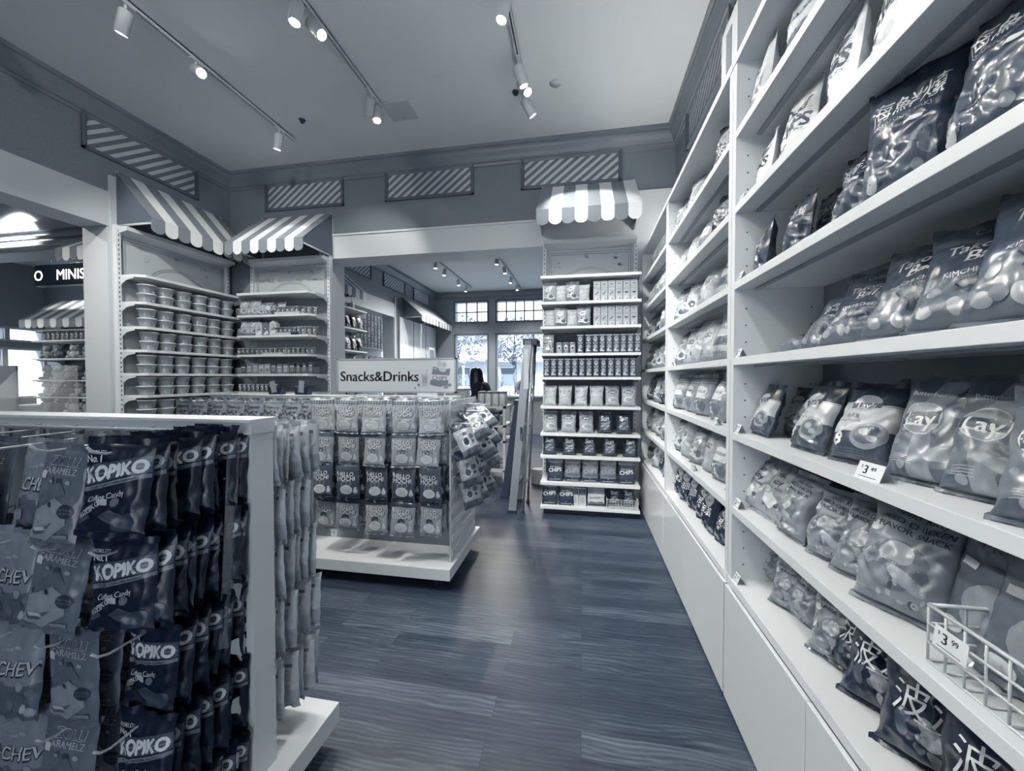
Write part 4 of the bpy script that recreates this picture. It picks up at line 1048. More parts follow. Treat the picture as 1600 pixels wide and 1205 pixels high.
# near bay: (kind, pixel left, pixel right of the base, shelf, set back, twist, lean, size, roll, label)
XFr = XF
NB = [
 ('takoyaki', 1208, 1262, 1.59, .07, -.35, .95, .92, .0, 'slumped takoyaki ball bag lying at the far end of the fourth shelf'),
 ('takoyaki', 1240, 1300, 1.59, .05, -.1, .35, .80, .0, 'takoyaki ball bag second from the far end, its fellow leaning behind'),
 ('takoyaki', 1272, 1362, 1.59, .06, .0, .30, 1.0, .0, 'takoyaki ball bag with fully readable lettering, middle of its shelf'),
 ('takoyaki', 1362, 1450, 1.59, .05, .12, .30, 1.04, .0, 'takoyaki ball bag just right of the fully readable one'),
 ('takoyaki', 1450, 1545, 1.59, .05, .2, .30, 1.06, .0, 'takoyaki ball bag turned aside so its printed edge shows'),
 ('takoyaki', 1562, 1660, 1.59, .03, .05, .26, 1.12, .0, 'takoyaki ball bag cut by the right edge of the photo'),
 ('garlic', 1159, 1218, 1.252, .045, -.30, .20, .98, .0, 'garlic butter crisps bag nearest the shelf divider'),
 ('garlic', 1225, 1262, 1.252, .17, -.20, .18, .92, .0, 'shaded garlic butter crisps bag set back behind two others'),
 ('garlic', 1233, 1292, 1.252, .04, -.22, .22, 1.06, .0, 'tall garlic butter crisps bag, second along its shelf front'),
 ('garlic', 1288, 1375, 1.252, .045, .05, .30, 1.08, .0, 'garlic butter crisps bag right behind the 3.49 price tag'),
 ('garlic', 1380, 1440, 1.252, .19, -.1, .15, 1.08, .0, 'dark garlic butter crisps bag at the back of the shelf'),
 ('lavi', 1385, 1490, 1.252, .05, .08, .20, 1.0, .0, 'large 2G crisps bag whole in the picture, right of the price tag'),
 ('lavi', 1492, 1590, 1.252, .07, .05, .20, 1.0, .0, 'second large 2G crisps bag, beside the whole one'),
 ('lavi', 1590, 1720, 1.252, .02, .25, .25, .95, .0, 'large 2G crisps bag at the right edge of the photo, cut off'),
 ('pastelpale', 1160, 1200, .915, .05, -.28, .35, 1.0, .0, 'pale cracker bag touching the shelf divider'),
 ('pastelpale', 1188, 1232, .915, .06, -.2, .35, 1.05, .0, 'pale cracker bag, second from the divider'),
 ('pastel', 1214, 1262, .915, .05, -.25, .32, 1.05, .0, 'fried chicken snack bag third from the divider, overlapping pale ones'),
 ('pastel', 1262, 1318, .915, .05, .05, .34, 1.0, .0, 'fried chicken snack bag standing apart, fourth from the divider'),
 ('pastel', 1305, 1368, .915, .06, .1, .38, 1.06, .0, 'fried chicken snack bag pressed against the largest one'),
 ('pastel', 1340, 1450, .915, .04, .18, .42, 1.24, .0, 'largest fried chicken snack bag, beside the wire basket'),
 ('pastel', 1395, 1450, .915, .24, .0, .10, 1.05, .0, 'shaded fried chicken bag alone at the back of the shelf'),
 ('pastel', 1178, 1222, .58, .12, -.1, .25, .84, .12, 'small fried chicken bag nearest the divider on the counter'),
 ('pastel', 1203, 1246, .58, .075, .28, .30, .88, .0, 'small fried chicken bag second on the counter, front of its pair'),
 ('pastel', 1232, 1275, .58, .10, -.15, .22, .86, .0, 'small fried chicken bag third on the counter, squeezed behind another'),
 ('pastel', 1268, 1325, .58, .075, .30, .28, .98, .0, 'fried chicken bag fourth on the counter, beside the black bags'),
 ('wave', 1322, 1368, .58, .10, .15, .45, .80, .1, 'black crisps bag slumped against the pastel bags on the counter'),
 ('wave', 1345, 1440, .58, .10, .25, .42, .95, .0, 'black crisps bag in the middle of the counter group'),
 ('wave', 1422, 1530, .58, .095, .35, .38, 1.0, .0, 'big black crisps bag third in the counter group, logo cut by the shelf above'),
 ('wave', 1540, 1660, .58, .095, .30, .34, 1.0, .0, 'black crisps bag in the bottom right corner of the photo'),
 ('seafood', 1172, 1206, 1.93, .05, -.35, .15, .85, .0, 'dark seafood snack bag seen edge-on next to the divider'),
 ('seafood', 1206, 1262, 1.93, .05, -.05, .12, .82, .0, 'seafood snack bag second along the dark row'),
 ('seafood', 1262, 1300, 1.93, .14, .0, .1, .85, .0, 'seafood snack bag set back, third along the dark row'),
 ('seafood', 1292, 1352, 1.93, .07, .15, .2, .92, .0, 'seafood snack bag fourth along the dark row with small white label'),
 ('seafood', 1350, 1445, 1.93, .035, .45, .12, 1.12, .0, 'tall seafood snack bag with its seal pointing up'),
 ('seafood', 1445, 1500, 1.93, .12, .1, .15, 1.0, .0, 'seafood snack bag in shadow between two tall ones'),
 ('seafood', 1478, 1590, 1.93, .035, .1, .25, 1.16, .0, 'seafood snack bag highest at the right edge of the photo'),
 ('chili', 1164, 1200, 2.27, .045, -.15, .15, .86, .0, 'small-looking white chips bag nearest the divider'),
 ('chili', 1200, 1262, 2.27, .05, .25, .12, .92, .0, 'white chips bag second in its row, turned sideways'),
 ('chili', 1262, 1330, 2.27, .045, -.15, .12, 1.0, .0, 'white chips bag third in its row with readable CHIPS'),
 ('chili', 1335, 1430, 2.27, .045, .0, .12, 1.0, .0, 'white chips bag fourth in its row, cut by the photo top'),
 ('chili', 1440, 1560, 2.27, .045, .0, .12, 1.0, .0, 'white chips bag nearest the camera, only its foot in the photo'),
 ('silver', 1166, 1205, 2.605, .045, -.2, .12, .95, .0, 'shiny pale bag nearest the divider, on the highest filled shelf'),
 ('silver', 1205, 1262, 2.605, .045, .2, .12, 1.0, .0, 'shiny pale bag second on the highest filled shelf'),
 ('silver', 1262, 1330, 2.605, .045, -.1, .12, 1.0, .0, 'shiny pale bag on the highest shelf, cut by the photo top'),
]
for i, (k, p0, p1, z, back, tw, ln, sc, rl, lb) in enumerate(NB):
    c = (p0 + p1) / 2
    q = at(c, 600, x=XFr + back + .03)
    bag(k, XFr + back + .03 + (.02 if tw > -.2 else 0), q.y, z, -PI / 2 + tw + {'chili': -.12, 'silver': 0, 'seafood': .05, 'wave': .4, 'takoyaki': .42}.get(k, .3), ln + {'takoyaki': .25, 'lavi': .16, 'garlic': .1}.get(k, 0), lb, None, sc * {'lavi': .86, 'pastel': .88, 'seafood': .9, 'garlic': .88, 'chili': .92}.get(k, 1), i % 2, rl)
# middle and far bays: rows of bags
ROWS = [
 (1, 2.605, ['crackle', 'dark', 'crackle', None, None, 'dark', 'crackle'], 'top filled shelf of the middle bay'),
 (1, 2.27, ['kraft', 'kraft', 'stripy', 'dark', 'crackle'], 'second filled shelf of the middle bay'),
 (1, 1.93, ['crackle', 'crackle', 'kraft', 'silver', 'crackle'], 'third filled shelf of the middle bay'),
 (1, 1.59, ['crackle', 'kraft', 'kraft', 'kraft', 'silver', 'crackle'], 'eye-level shelf of the middle bay'),
 (1, 1.252, ['stripy', 'stripy', 'stripy', 'stripy', 'stripy'], 'noodle snack shelf of the middle bay'),
 (1, .915, ['crackle', 'kraft', 'crackle', 'kraft', 'stripy', 'crackle'], 'lower shelf of the middle bay'),
 (1, .58, ['dark', 'dark', 'dark', 'dark', 'dark', 'dark', 'dark'], 'counter of the middle bay'),
 (2, 2.605, ['crackle', 'silver', 'crackle', 'dark'], 'top shelf of the far bay'),
 (2, 2.27, ['crackle', 'silver', 'stripy', 'crackle'], 'second shelf of the far bay'),
 (2, 1.93, ['crackle', 'dark', 'stripy', 'dark'], 'third shelf of the far bay'),
 (2, 1.59, ['silver', 'crackle', 'crackle', 'stripy', 'dark'], 'fourth shelf of the far bay'),
 (2, 1.252, ['crackle', 'dark', 'crackle', 'dark', 'crackle'], 'fifth shelf of the far bay'),
 (2, .915, ['crackle', 'kraft', 'crackle', 'stripy', 'crackle'], 'sixth shelf of the far bay'),
 (2, .58, ['silver', 'dark', 'kraft', 'dark', 'stripy', 'crackle'], 'counter of the far bay'),
]
for (b_, z, ks, where) in ROWS:
    ya, yb = ((3.24, 2.10) if b_ == 1 else (4.60, 3.50))
    n = len(ks); k_ = 0; m_ = sum(1 for k in ks if k)
    for i, k in enumerate(ks):
        if not k: continue
        y = ya + (yb - ya) * i / max(1, n - 1) + RG.uniform(-.015, .015)
        lb = '%s, %s on the %s' % (NAMES[k], oth(k_, m_), where); k_ += 1
        lb = ' '.join(lb.split()[:16])
        bag(k, XF + .085 + RG.uniform(-.01, .02), y, z, -PI / 2 + RG.uniform(.0, .5), RG.uniform(.15, .34), lb, None, RG.uniform(.92, 1.04), RG.randrange(2))
# price tags on the right shelves
def price(txt, loc, rot, label, w_=.062, cents='49', tilt=.35):
    t = empty('price_tag', loc, 0, label, 'price tag', rot=(0, 0, rot))
    m = MB(); h = .042
    m.add([(-w_ / 2, 0, 0), (w_ / 2, 0, 0), (w_ / 2, h * math.sin(tilt), h * math.cos(tilt)), (-w_ / 2, h * math.sin(tilt), h * math.cos(tilt)),
           (-w_ / 2, .001, 0), (w_ / 2, .001, 0), (w_ / 2, h * math.sin(tilt) + .001, h * math.cos(tilt)), (-w_ / 2, h * math.sin(tilt) + .001, h * math.cos(tilt))],
          [(0, 1, 2, 3), (7, 6, 5, 4), (0, 4, 5, 1), (3, 2, 6, 7), (1, 5, 6, 2), (0, 3, 7, 4)], 0)
    m.add([(-w_ / 2, h * math.sin(tilt), h * math.cos(tilt)), (w_ / 2, h * math.sin(tilt), h * math.cos(tilt)), (w_ / 2, .035, 0), (-w_ / 2, .035, 0)], [(0, 1, 2, 3), (3, 2, 1, 0)], 0)
    its = [('t', '$', -.024, .031, .010, 0, 0, .01, 1), ('t', txt, -.011, .024, .030, 0, 0, .02, 1), ('t', cents, .010, .028, .015, 0, 0, .01, 1), ('r', .0, .006, .05, .0015, 0, 1)]
    for (L_, mm_), (vs, fs) in art_mesh2d(its).items():
        m.add([(x, y * math.sin(tilt) - .0006, y * math.cos(tilt)) for x, y in vs], fs, 1)
    m.build('card', [mat(.93, .4), INK(.08)], t)
    return t
q = at(1352, 738, x=XF + .006); price('3', (XF + .008, q.y, 1.252), -PI / 2 + .1, 'white 3.49 price tag standing before the garlic butter bags', .075)
for (px, z, y_, lb) in ((1160, 1.59, 1.90, 'small price tag by the divider on the takoyaki shelf'), (1160, 1.252, 1.90, 'small price tag by the divider on the garlic butter shelf'), (1155, .915, 1.895, 'small price tag by the divider on the fried chicken shelf'), (1153, .58, 1.89, 'small price tag standing at the end of the white counter'), (1155, 1.93, 1.895, 'small price tag by the divider on the dark seafood shelf'), (1155, 2.27, 1.895, 'small price tag by the divider on the white chips shelf')):
    price('2', (XF + .006, y_, z), -PI / 2, lb, .05, '99')
for (z, y_, lb) in ((1.59, 3.26, 'tiny price tag at the far end of the middle bay, eye level'), (.915, 2.62, 'tiny price tag halfway along the lower middle bay shelf'), (1.252, 2.2, 'tiny price tag at the near end of the noodle snack shelf')):
    price('3', (XF + .006, y_, z), -PI / 2, lb, .05, '29')
# wire baskets
def basket(c, rz, L_, D_, H_, label, nx, nz, r=.0028):
    t = empty('wire_basket', c, rz, label, 'basket')
    m = MB()
    for j in range(nz + 1):
        z = H_ * j / nz; rr = r * (1.4 if j == nz else 1)
        m.tube([(-L_ / 2, 0, z + .003), (L_ / 2, 0, z + .003)], rr, 6); m.tube([(-L_ / 2, D_, z + .003), (L_ / 2, D_, z + .003)], rr, 6)
        m.tube([(-L_ / 2, 0, z + .003), (-L_ / 2, D_, z + .003)], rr, 6); m.tube([(L_ / 2, 0, z + .003), (L_ / 2, D_, z + .003)], rr, 6)
    for i in range(nx + 1):
        x = -L_ / 2 + L_ * i / nx
        m.tube([(x, 0, .003), (x, 0, H_)], r * .8, 6); m.tube([(x, D_, .003), (x, D_, H_)], r * .8, 6)
    for k in range(1, 4):
        y = D_ * k / 4; m.tube([(-L_ / 2, y, .003), (-L_ / 2, y, H_)], r * .8, 6); m.tube([(L_ / 2, y, .003), (L_ / 2, y, H_)], r * .8, 6)
    m.build('wire_grid', WIRE, t)
    m = MB()
    for i in range(1, nx): x = -L_ / 2 + L_ * i / nx; m.tube([(x, 0, .003), (x, D_, .003)], r * .7, 5)
    m.build('basket_floor', WIRE, t)
    return t
bk_y1 = at(1450, 1000, x=XF + .03).y
bk = basket((XF + .030, (bk_y1 + .66) / 2, .915), -PI / 2, bk_y1 - .66, .26, .115, 'white wire basket of clear-fronted bags on the right shelves', 7, 3)
price('3', (XF + .022, bk_y1 - .055, .965), -PI / 2, '3.99 price tag clipped inside the big wire basket', .07, '99', tilt=.12)
q = at(1548, 950, x=XF + .15); bag('hkbasket', XF + .13, q.y, .92, -PI / 2 - .05, .22, 'clear-fronted marshmallow bag, left one in the big wire basket', None, 1.0, 0)
q = at(1650, 950, x=XF + .13); bag('hkbasket', XF + .11, q.y, .92, -PI / 2 + .1, .25, 'clear-fronted marshmallow bag, right one in the big wire basket', None, 1.0, 1)
for (z, y_, lb) in ((2.605, 3.62, 'small wire basket on the top shelf of the far bay'), (2.27, 3.85, 'small wire basket on the second shelf of the far bay')):
    basket((XF + .012, y_ + .05, z), -PI / 2, .8, .2, .11, lb, 14, 4, .0018)

# hanging goods ------------------------------------------------------
def hangbag(kind, x, yw, z, face, label, group, var=0, sc=1.0, tilt=0.0, roll=0.0, name='hanging_pouch', cat='hanging bag'):
    me, W_, H_, D_ = bagm(kind, var)
    R_ = Matrix.Rotation(face, 4, 'Z') @ Matrix.Rotation(tilt, 4, 'X') @ Matrix.Rotation(roll, 4, 'Y')
    top = R_ @ Vector((0, 0, (H_ - .004) * sc))
    return inst(name, me, (x - top.x, yw - top.y, z - top.z), R_.to_euler(), sc, label=label, cat=cat, group=group)
ROWN = ['top', 'second', 'third', 'fourth', 'bottom']
# coffee sweets
for r, (z, n, yf) in enumerate(((K_Z[0], 8, .795), (K_Z[1], 8, .80), (K_Z[2], 6, .86), (K_Z[3], 7, .84), (K_Z[4], 5, .86))):
    for i in range(n):
        y = yf + (1.075 - yf) * i / (n - 1 + 1e-9)
        pos = 'frontmost' if i == 0 else ('rearmost' if i == n - 1 else ORD[i] + ' from the front')
        hangbag('kopiko', K_X[0] + .015 + RG.uniform(-.006, .006), y, z + .012, RG.uniform(-.10, .22), 'black coffee candy bag, %s on the %s hook' % (pos, ROWN[r]), None, i % 3, 1.0, RG.uniform(-.12, .0), RG.uniform(-.06, .06) + (0.13 if (r == 2 and i == 0) else 0), name='coffee_candy_bag', cat='hanging bag')
for c, (kind, nm) in enumerate((('zolli', 'pale caramel sweets pouch'), ('hichew', 'pale chewy fruit sweets bag'), ('zolli', 'caramel sweets pouch'), ('hichew', 'chewy sweets bag'))):
    for r in range(4):
        for i in range(3 if c < 2 else 2):
            y = .80 + (.06 if r == 0 and c == 1 else 0) + i * .075
            lb = '%s, %s on the %s hook of the %s column left of the black bags' % (nm, 'front' if i == 0 else ('middle' if i == 1 else 'rear'), ROWN[r], ORD[c])
            hangbag(kind, K_X[c + 1] + .01 + RG.uniform(-.008, .008), y, K_Z[r] + .010 - (.02 if r == 0 else 0), RG.uniform(-.12, .12), ' '.join(lb.split()[:16]), None, i % 2, 1.0, RG.uniform(-.15, .02), (.16 if (c == 0 and r == 1 and i == 0) else RG.uniform(-.04, .06)), name='sweets_pouch')
# pale pouches behind the post
for c, x in enumerate(C_X):
    for r, z in enumerate(C_Z):
        n = 6 if c == 0 else 4
        for i in range(n):
            y = 1.40 - i * .043
            lb = 'pale pouch behind the near gondola, %s from the end, %s hook' % (ORD[i], ROWN[r] if c == 0 else ROWN[r] + ' inner')
            hangbag('pouch', x + RG.uniform(-.006, .006), y, z + .010, PI + RG.uniform(-.25, .25) + PI, lb, None, i % 3, 1.0, RG.uniform(-.05, .05), RG.uniform(-.04, .04), name='sweets_pouch')
# mochi pouches
KM = ['mochia', 'mochib', 'mochic', 'mochid']; NM = ['gingham-topped', 'berry-print', 'dark', 'dark-topped']
for r, z in enumerate(M_Z):
    for c, x in enumerate(M_X):
        n = 3
        for i in range(n):
            y = 2.60 + RG.uniform(0, .025) + i * .085 + (.0 if i else -.01)
            nm = 'front' if i == 0 else ('middle' if i == 1 else 'rear')
            k = KM[r]
            if r == 3 and c % 2 == 0 and i: k = 'mochid'
            lb = '%s mochi pouch, %s one on the %s hook of its row' % (NM[r], nm, oth(c, 5))
            hangbag(k, x + RG.uniform(-.012, .012) + i * .012, y, z + .008, RG.uniform(-.14, .16), lb, None, (c + i) % 2, .97 if r else 1.0, RG.uniform(-.12, .05), RG.uniform(-.05, .05), name='mochi_pouch')
for r, z in enumerate((1.31, 1.03)):
    for c, x in enumerate(H_X):
        for i in range(2):
            lb = 'small gummy sweets pouch, %s of two on the %s hook, %s row' % ('front' if i == 0 else 'rear', oth(c, 7), 'upper' if r == 0 else 'lower')
            hangbag('sweets', x + RG.uniform(-.008, .008), 2.60 + i * .12, z + .01, RG.uniform(-.1, .1), ' '.join(lb.split()[:16]), None, c % 2, 1.0, RG.uniform(-.08, .04), RG.uniform(-.04, .04), name='gummy_pouch')
# puffy bags leaning out from the gondola's right end
PB = [(-.885, 2.72, 1.16, -.5, .05), (-.86, 2.86, 1.24, -.65, -.1), (-.86, 3.02, 1.28, -.75, -.15), (-.84, 2.95, 1.09, -.5, -.1), (-.85, 3.12, 1.15, -.6, -.1),
      (-.86, 2.76, .95, -.15, .1), (-.86, 2.90, .99, -.25, .0), (-.84, 3.05, 1.00, -.45, -.1), (-.86, 3.18, .98, -.5, -.1), (-.86, 2.80, .78, -.12, .1), (-.86, 2.94, .78, -.2, .05), (-.85, 3.10, .80, -.3, 0.)]
for i, (x, y, z, ti, rl) in enumerate(PB):
    lb = 'puffy pillow bag on the slatted gondola end, %s row, %s from the aisle front' % (('upper', 'middle', 'lower')[0 if i < 5 else (1 if i < 9 else 2)], ORD[(i if i < 5 else (i - 5 if i < 9 else i - 9))])
    hangbag('puffy', x, y, z, .55 + RG.uniform(-.15, .15), lb, None, i % 2, 1.0, ti, rl - .35, name='hanging_pillow_bag')
    inst('peg_hook', PEGS[(.36, .018)], (x - .06 - G2[0] + .0, y - G2[1], z + .01), (0, 0, PI / 2), (1, .55, 1), parent=g2)
# ------------------------------------------------------------------ cans, cups, cartons, bowls
def flat_art(mb, items, y, mats, x0=0, z0=0, lim=None):
    def mi(m):
        if m not in mats: mats.append(m)
        return mats.index(m)
    for (L_, m), (vs, fs) in art_mesh2d(items).items():
        mb.add([(x + x0, y - .0006 - .00018 * L_, z + z0) for x, z in vs], fs, mi(m))
def round_art(mb, items, rad, mats, key, W_, H_):
    """rad(z) radius; artwork wraps round the front"""
    def mi(m):
        if m not in mats: mats.append(m)
        return mats.index(m)
    xs = [-W_ / 2 + W_ * i / 14 for i in range(15)]
    for (L_, m, V, Fs) in art_cut(key, items, xs, [], (-W_ / 2, W_ / 2, 0, H_)):
        q = []
        for (x, z) in V:
            r = rad(z) + .0006 + .00016 * L_; a = x / rad(H_ / 2)
            q.append((r * math.sin(a), -r * math.cos(a), z))
        mb.add(q, Fs, mi(m), True)
def carton(W_, D_, H_, v):
    m = MB(); mats = [mat(.70, .4)]; m.box(-W_ / 2, W_ / 2, 0, D_, 0, H_)
    it = [('e', 0, H_ * .84, W_ * .36, H_ * .07, 0, INK(.9)), ('e', 0, H_ * .84, W_ * .30, H_ * .05, 0, INK(.55)), ('r', 0, H_ * .84, W_ * .5, .003, 0, INK(.3)), ('t', 'FULLY BAKED' if v else 'CHOCO', 0, H_ * .60, W_ * (.13 if v else .24), 0, 0, .03, INK(.25 if v else .95)),
          ('r', 0, H_ * .955, W_ * .9, .004, 0, INK(.4)), ('e', 0, H_ * .14, W_ * .30, H_ * .10, 0, INK(.80)), ('e', W_ * .1, H_ * .12, W_ * .12, H_ * .05, 0, INK(.5))]
    if v: it += [('p', [(-W_ * .3, H_ * .45), (W_ * .3, H_ * .45), (W_ * .16, H_ * .37), (-W_ * .16, H_ * .37)], INK(.2))]
    else: it += [('p', [(-W_ * .3, H_ * .33), (-W_ * .15, H_ * .31), (W_ * .3, H_ * .47), (W_ * .16, H_ * .49)], INK(.28))]
    flat_art(m, it, 0, mats)
    m.box(-W_ / 2 + .004, W_ / 2 - .004, .004, D_ - .004, H_, H_ + .001)
    return m.mesh('carton', mats)
CART = [carton(.075, .06, .225, 0), carton(.075, .06, .225, 1)]
def tallcan(dark):
    W_ = .066; H_ = .20; m = MB(); mats = [mat(.10 if dark else .22, .3), mat(.7, .3, metal=.6)]
    m.box(-W_ / 2, W_ / 2, 0, .05, 0, H_); m.box(-W_ / 2, W_ / 2, -.002, .05, H_ - .012, H_, 1)
    it = [('e', 0, H_ * .76, .020, .030, 0, INK(.72)), ('e', 0, H_ * .80, .012, .012, 0, INK(.5)), ('r', 0, H_ * .55, .045, .012, 0, INK(.80)), ('t', 'PEPE', 0, H_ * .55, .014, 0, 0, .03, INK(.15)), ('e', 0, H_ * .36, .021, .026, 0, INK(.62)), ('p', [(-.025, .02), (.025, .02), (.005, .055), (-.02, .05)], INK(.78)), ('e', .008, H_ * .22, .008, .012, 0, INK(.3))]
    flat_art(m, it, 0, mats); return m.mesh('tall_carton', mats)
TALL = [tallcan(True), tallcan(False)]
def can(v):
    r, H_ = .031, .115; mats = [mat((.55, .30, .68)[v], .3), mat(.8, .3, metal=.7)]; m = MB()
    m.lathe([(r * .9, 0), (r, .006), (r, H_ - .008), (r * .92, H_), (r * .85, H_ - .002)], n=20, mis=[1, 0, 1, 1])
    it = [('e', 0, .06, .020, .026, 0, INK(.88)), ('e', 0, .055, .012, .014, 0, INK(.25)), ('r', 0, .098, .05, .010, 0, INK(.3 if v != 1 else .8)), ('e', .012, .03, .01, .01, 0, INK(.6))]
    round_art(m, it, lambda z: r, mats, ('can', v), .08, H_); return m.mesh('can', mats)
CAN = [can(0), can(1), can(2)]
def cup(v, H_=.105):
    mats = [mat((.78, .70, .62)[v], .45), mat(.9, .4)]; m = MB(); f = lambda z: .027 + .011 * z / H_
    m.lathe([(f(0), 0), (f(H_), H_ - .004), (f(H_) + .003, H_ - .004), (f(H_) + .003, H_), (0.0, H_ + .0005)], n=20, mis=[0, 1, 1, 1])
    it = [('e', 0, H_ * .42, .020, .022, 0, INK(.93)), ('p', [(-.018, .03), (.0, .045), (.022, .062), (.012, .030)], INK((.25, .35, .2)[v])), ('r', 0, H_ * .82, .05, .009, 0, INK((.4, .3, .9)[v])), ('t', 'ramen', 0, H_ * .68, .014, 0, 0, .02, INK(.2))]
    round_art(m, it, f, mats, ('cup', v), .075, H_); return m.mesh('paper_cup', mats)
CUP = [cup(0), cup(1), cup(2)]
def bowl(v):
    H_ = .098; mats = [mat(.68, .5), mat(.86, .4)]; m = MB(); f = lambda z: .060 + .020 * z / H_
    m.lathe([(.058, 0), (.060, .002), (f(H_), H_ - .010), (f(H_) + .005, H_ - .009), (f(H_) + .005, H_ - .003), (f(H_) + .002, H_), (0, H_)], n=32, mis=[0, 0, 1, 1, 1, 1])
    it = [('t', 'UDON', .015, .066, .026, 0, .05, .035, INK(.92)), ('t', 'NOODLE', .015, .046, .012, 0, 0, .03, INK(.35)), ('e', .015, .022, .028, .012, 0, INK(.50)), ('e', .022, .024, .014, .006, 0, INK(.85)), ('r', -.062, .03, .012, .03, 0, INK(.88)), ('r', -.062, .028, .008, .02, 0, INK(.55))]
    round_art(m, it, f, mats, ('bowl', v), .19, H_); return m.mesh('noodle_bowl', mats)
BOWL = bowl(0)
def on_unit(o, rz, lx, ly):
    c, s = math.cos(rz), math.sin(rz); return (o[0] + lx * c - ly * s, o[1] + lx * s + ly * c)
def put(me, name, unit, lx, d, z, label, cat, group=None, sc=1.0, tw=0.0):
    o, rz = unit; x, y = on_unit(o, rz, lx, -d)
    return inst(name, me, (x, y, z), (0, 0, rz + tw), sc, label=' '.join(label.split()[:16]), cat=cat, group=group)
def putbag(kind, unit, lx, d, z, label, lean=.12, sc=1.0, var=0, tw=0.0, cat='bag of snacks'):
    o, rz = unit; x, y = on_unit(o, rz, lx, -d)
    return bag(kind, x, y, z, rz + tw, lean, ' '.join(label.split()[:16]), None, sc, var, 0, cat)
# left wall: noodle bowls, six columns of two, on six shelves
UL = ((XL, 4.02), PI / 2); BZ = [2.312, 2.048, 1.80, 1.548, 1.31, 1.06]
SN = ['top', 'second', 'third', 'fourth', 'fifth', 'lowest visible']
for r, z in enumerate(BZ):
    for c in range(6):
        lx = -.505 + c * .194 + RG.uniform(-.012, .012) - (.02 if r > 2 else 0)
        for k in range(2):
            lb = 'paper noodle bowl, %s in its column, %s column, %s bowl shelf on the left wall' % ('upper' if k else 'lower', oth(c, 6), SN[r])
            put(BOWL, 'noodle_bowl', UL, lx + RG.uniform(-.004, .004), .245, z + k * .098, lb, 'noodle bowl', None, 1.0, RG.uniform(-.15, .15))
# back left: packets, cups, cans
UB = ((-3.93, YB), 0.0)
def tray(unit, lx, d, z, w_, label, t=.72, dd=.09, h=.03):
    o, rz = unit; x, y = on_unit(o, rz, lx, -d); e = empty('display_tray', (x, y, z), rz, label, 'tray')
    m = MB(); m.box(-w_ / 2, w_ / 2, 0, dd, 0, .002); m.box(-w_ / 2, w_ / 2, 0, .002, 0, h); m.box(-w_ / 2, w_ / 2, dd - .002, dd, 0, h); m.box(-w_ / 2, -w_ / 2 + .002, 0, dd, 0, h); m.box(w_ / 2 - .002, w_ / 2, 0, dd, 0, h)
    for k in range(9): m.add([(p[0], -.0005, p[1]) for p in ellipse(-w_ / 2 + w_ * (k + .5) / 9, h / 2, .007, .007, 0, 8)], [tuple(range(8))], 1)
    m.build('tray_body', [mat(t, .5), mat(max(.05, t - .25), .5)], e)

def bk(unit, lx, d, z, w_, label, dd=.12, h=.09, nx=9, nz=4):
    o, rz = unit; x, y = on_unit(o, rz, lx, -d); basket((x, y, z), rz, w_, dd, h, label, nx, nz, .0018)
bk(UB, -.42, .37, 2.312, .26, 'small wire basket on the upper cup shelf, back left corner')
for i in range(3): putbag(('crackle', 'sweets', 'crackle')[i], UB, -.50 + i * .085, .30, 2.318, '%s packet in the small wire basket of the upper cup shelf' % oth(i, 3), .1, .8, i % 2)
for i in range(4): putbag(('crackle', 'stripy', 'dark', 'crackle')[i], UB, -.24 + i * .095, .30, 2.312, '%s packet between basket and cups on the upper cup shelf' % oth(i, 4), .2, .66, i % 2)
tray(UB, .21, .385, 2.312, .36, 'pale dotted tray of cups on the upper cup shelf', .84)
for i in range(8): put(CUP[(0, 0, 0, 0, 1, 1, 2, 2)[i]], 'paper_cup', UB, .07 + i * .066, .335 - (.03 * max(0, i - 4)), 2.316, 'ramen cup, %s in the row of the upper cup shelf' % oth(i, 8), 'cup', None, .93)
bk(UB, -.42, .37, 2.048, .24, 'small wire basket on the second cup shelf, back left corner')
for i in range(2): putbag('crackle', UB, -.49 + i * .14, .30, 2.054, '%s shiny bag in the small wire basket of the second cup shelf' % oth(i, 2), .1, .82, i)
def pouchbox(t, peak):
    m = MB(); mats = [mat(t, .4)]; H_ = .15
    m.prism([(-.05, 0), (.05, 0), (.05, H_), (.0, H_ + (.035 if peak else .0)), (-.05, H_)], 'y', 0, .06)
    flat_art(m, [('e', .0, .09, .026, .02, 0, INK(.3)), ('e', -.005, .095, .014, .009, 0, INK(.9)), ('p', [(-.04, .02), (.02, .07), (.045, .03), (.0, .01)], INK(.93)), ('t', 'mini', 0, .13, .02, 0, 0, .02, INK(.25))], 0, mats)
    return m.mesh('gable_box', mats)
GB = [pouchbox(.78, True), pouchbox(.45, True)]
for i in range(3): put(GB[i % 2], 'gable_box', UB, -.23 + i * .105, .36, 2.048, '%s gable-topped box on the second cup shelf' % oth(i, 3), 'box', None, .95 + .08 * (i == 2))
tray(UB, .145, .385, 2.048, .28, 'pale dotted tray of cups on the second cup shelf', .84)
tray(UB, .31, .385, 2.048, .10, 'black tray on the second cup shelf', .1)
for i in range(9): put(CUP[(1, 1, 0, 0, 2, 2, 0, 1, 0)[i]], 'paper_cup', UB, .035 + i * .065, .335 - .02 * max(0, i - 6), 2.052, 'ramen cup, %s in the row of the second cup shelf' % oth(i, 9), 'cup', None, .97)
for i in range(17):
    put(CUP[(0, 0, 0, 0, 1, 1, 1, 2, 2, 1, 0, 0, 1, 2, 0, 1, 0)[i]], 'paper_cup', UB, -.54 + i * .067 + (.012 if i > 3 else 0), .335, 1.802, 'small cup, %s in the long row of the third cup shelf' % (oth(i, 17)), 'cup', None, .80)
tray(UB, .0, .385, 1.80, .30, 'long pale tray edge on the third cup shelf', .8, h=.022); tray(UB, -.44, .385, 1.80, .28, 'dark tray on the third cup shelf, left end', .3, h=.02)
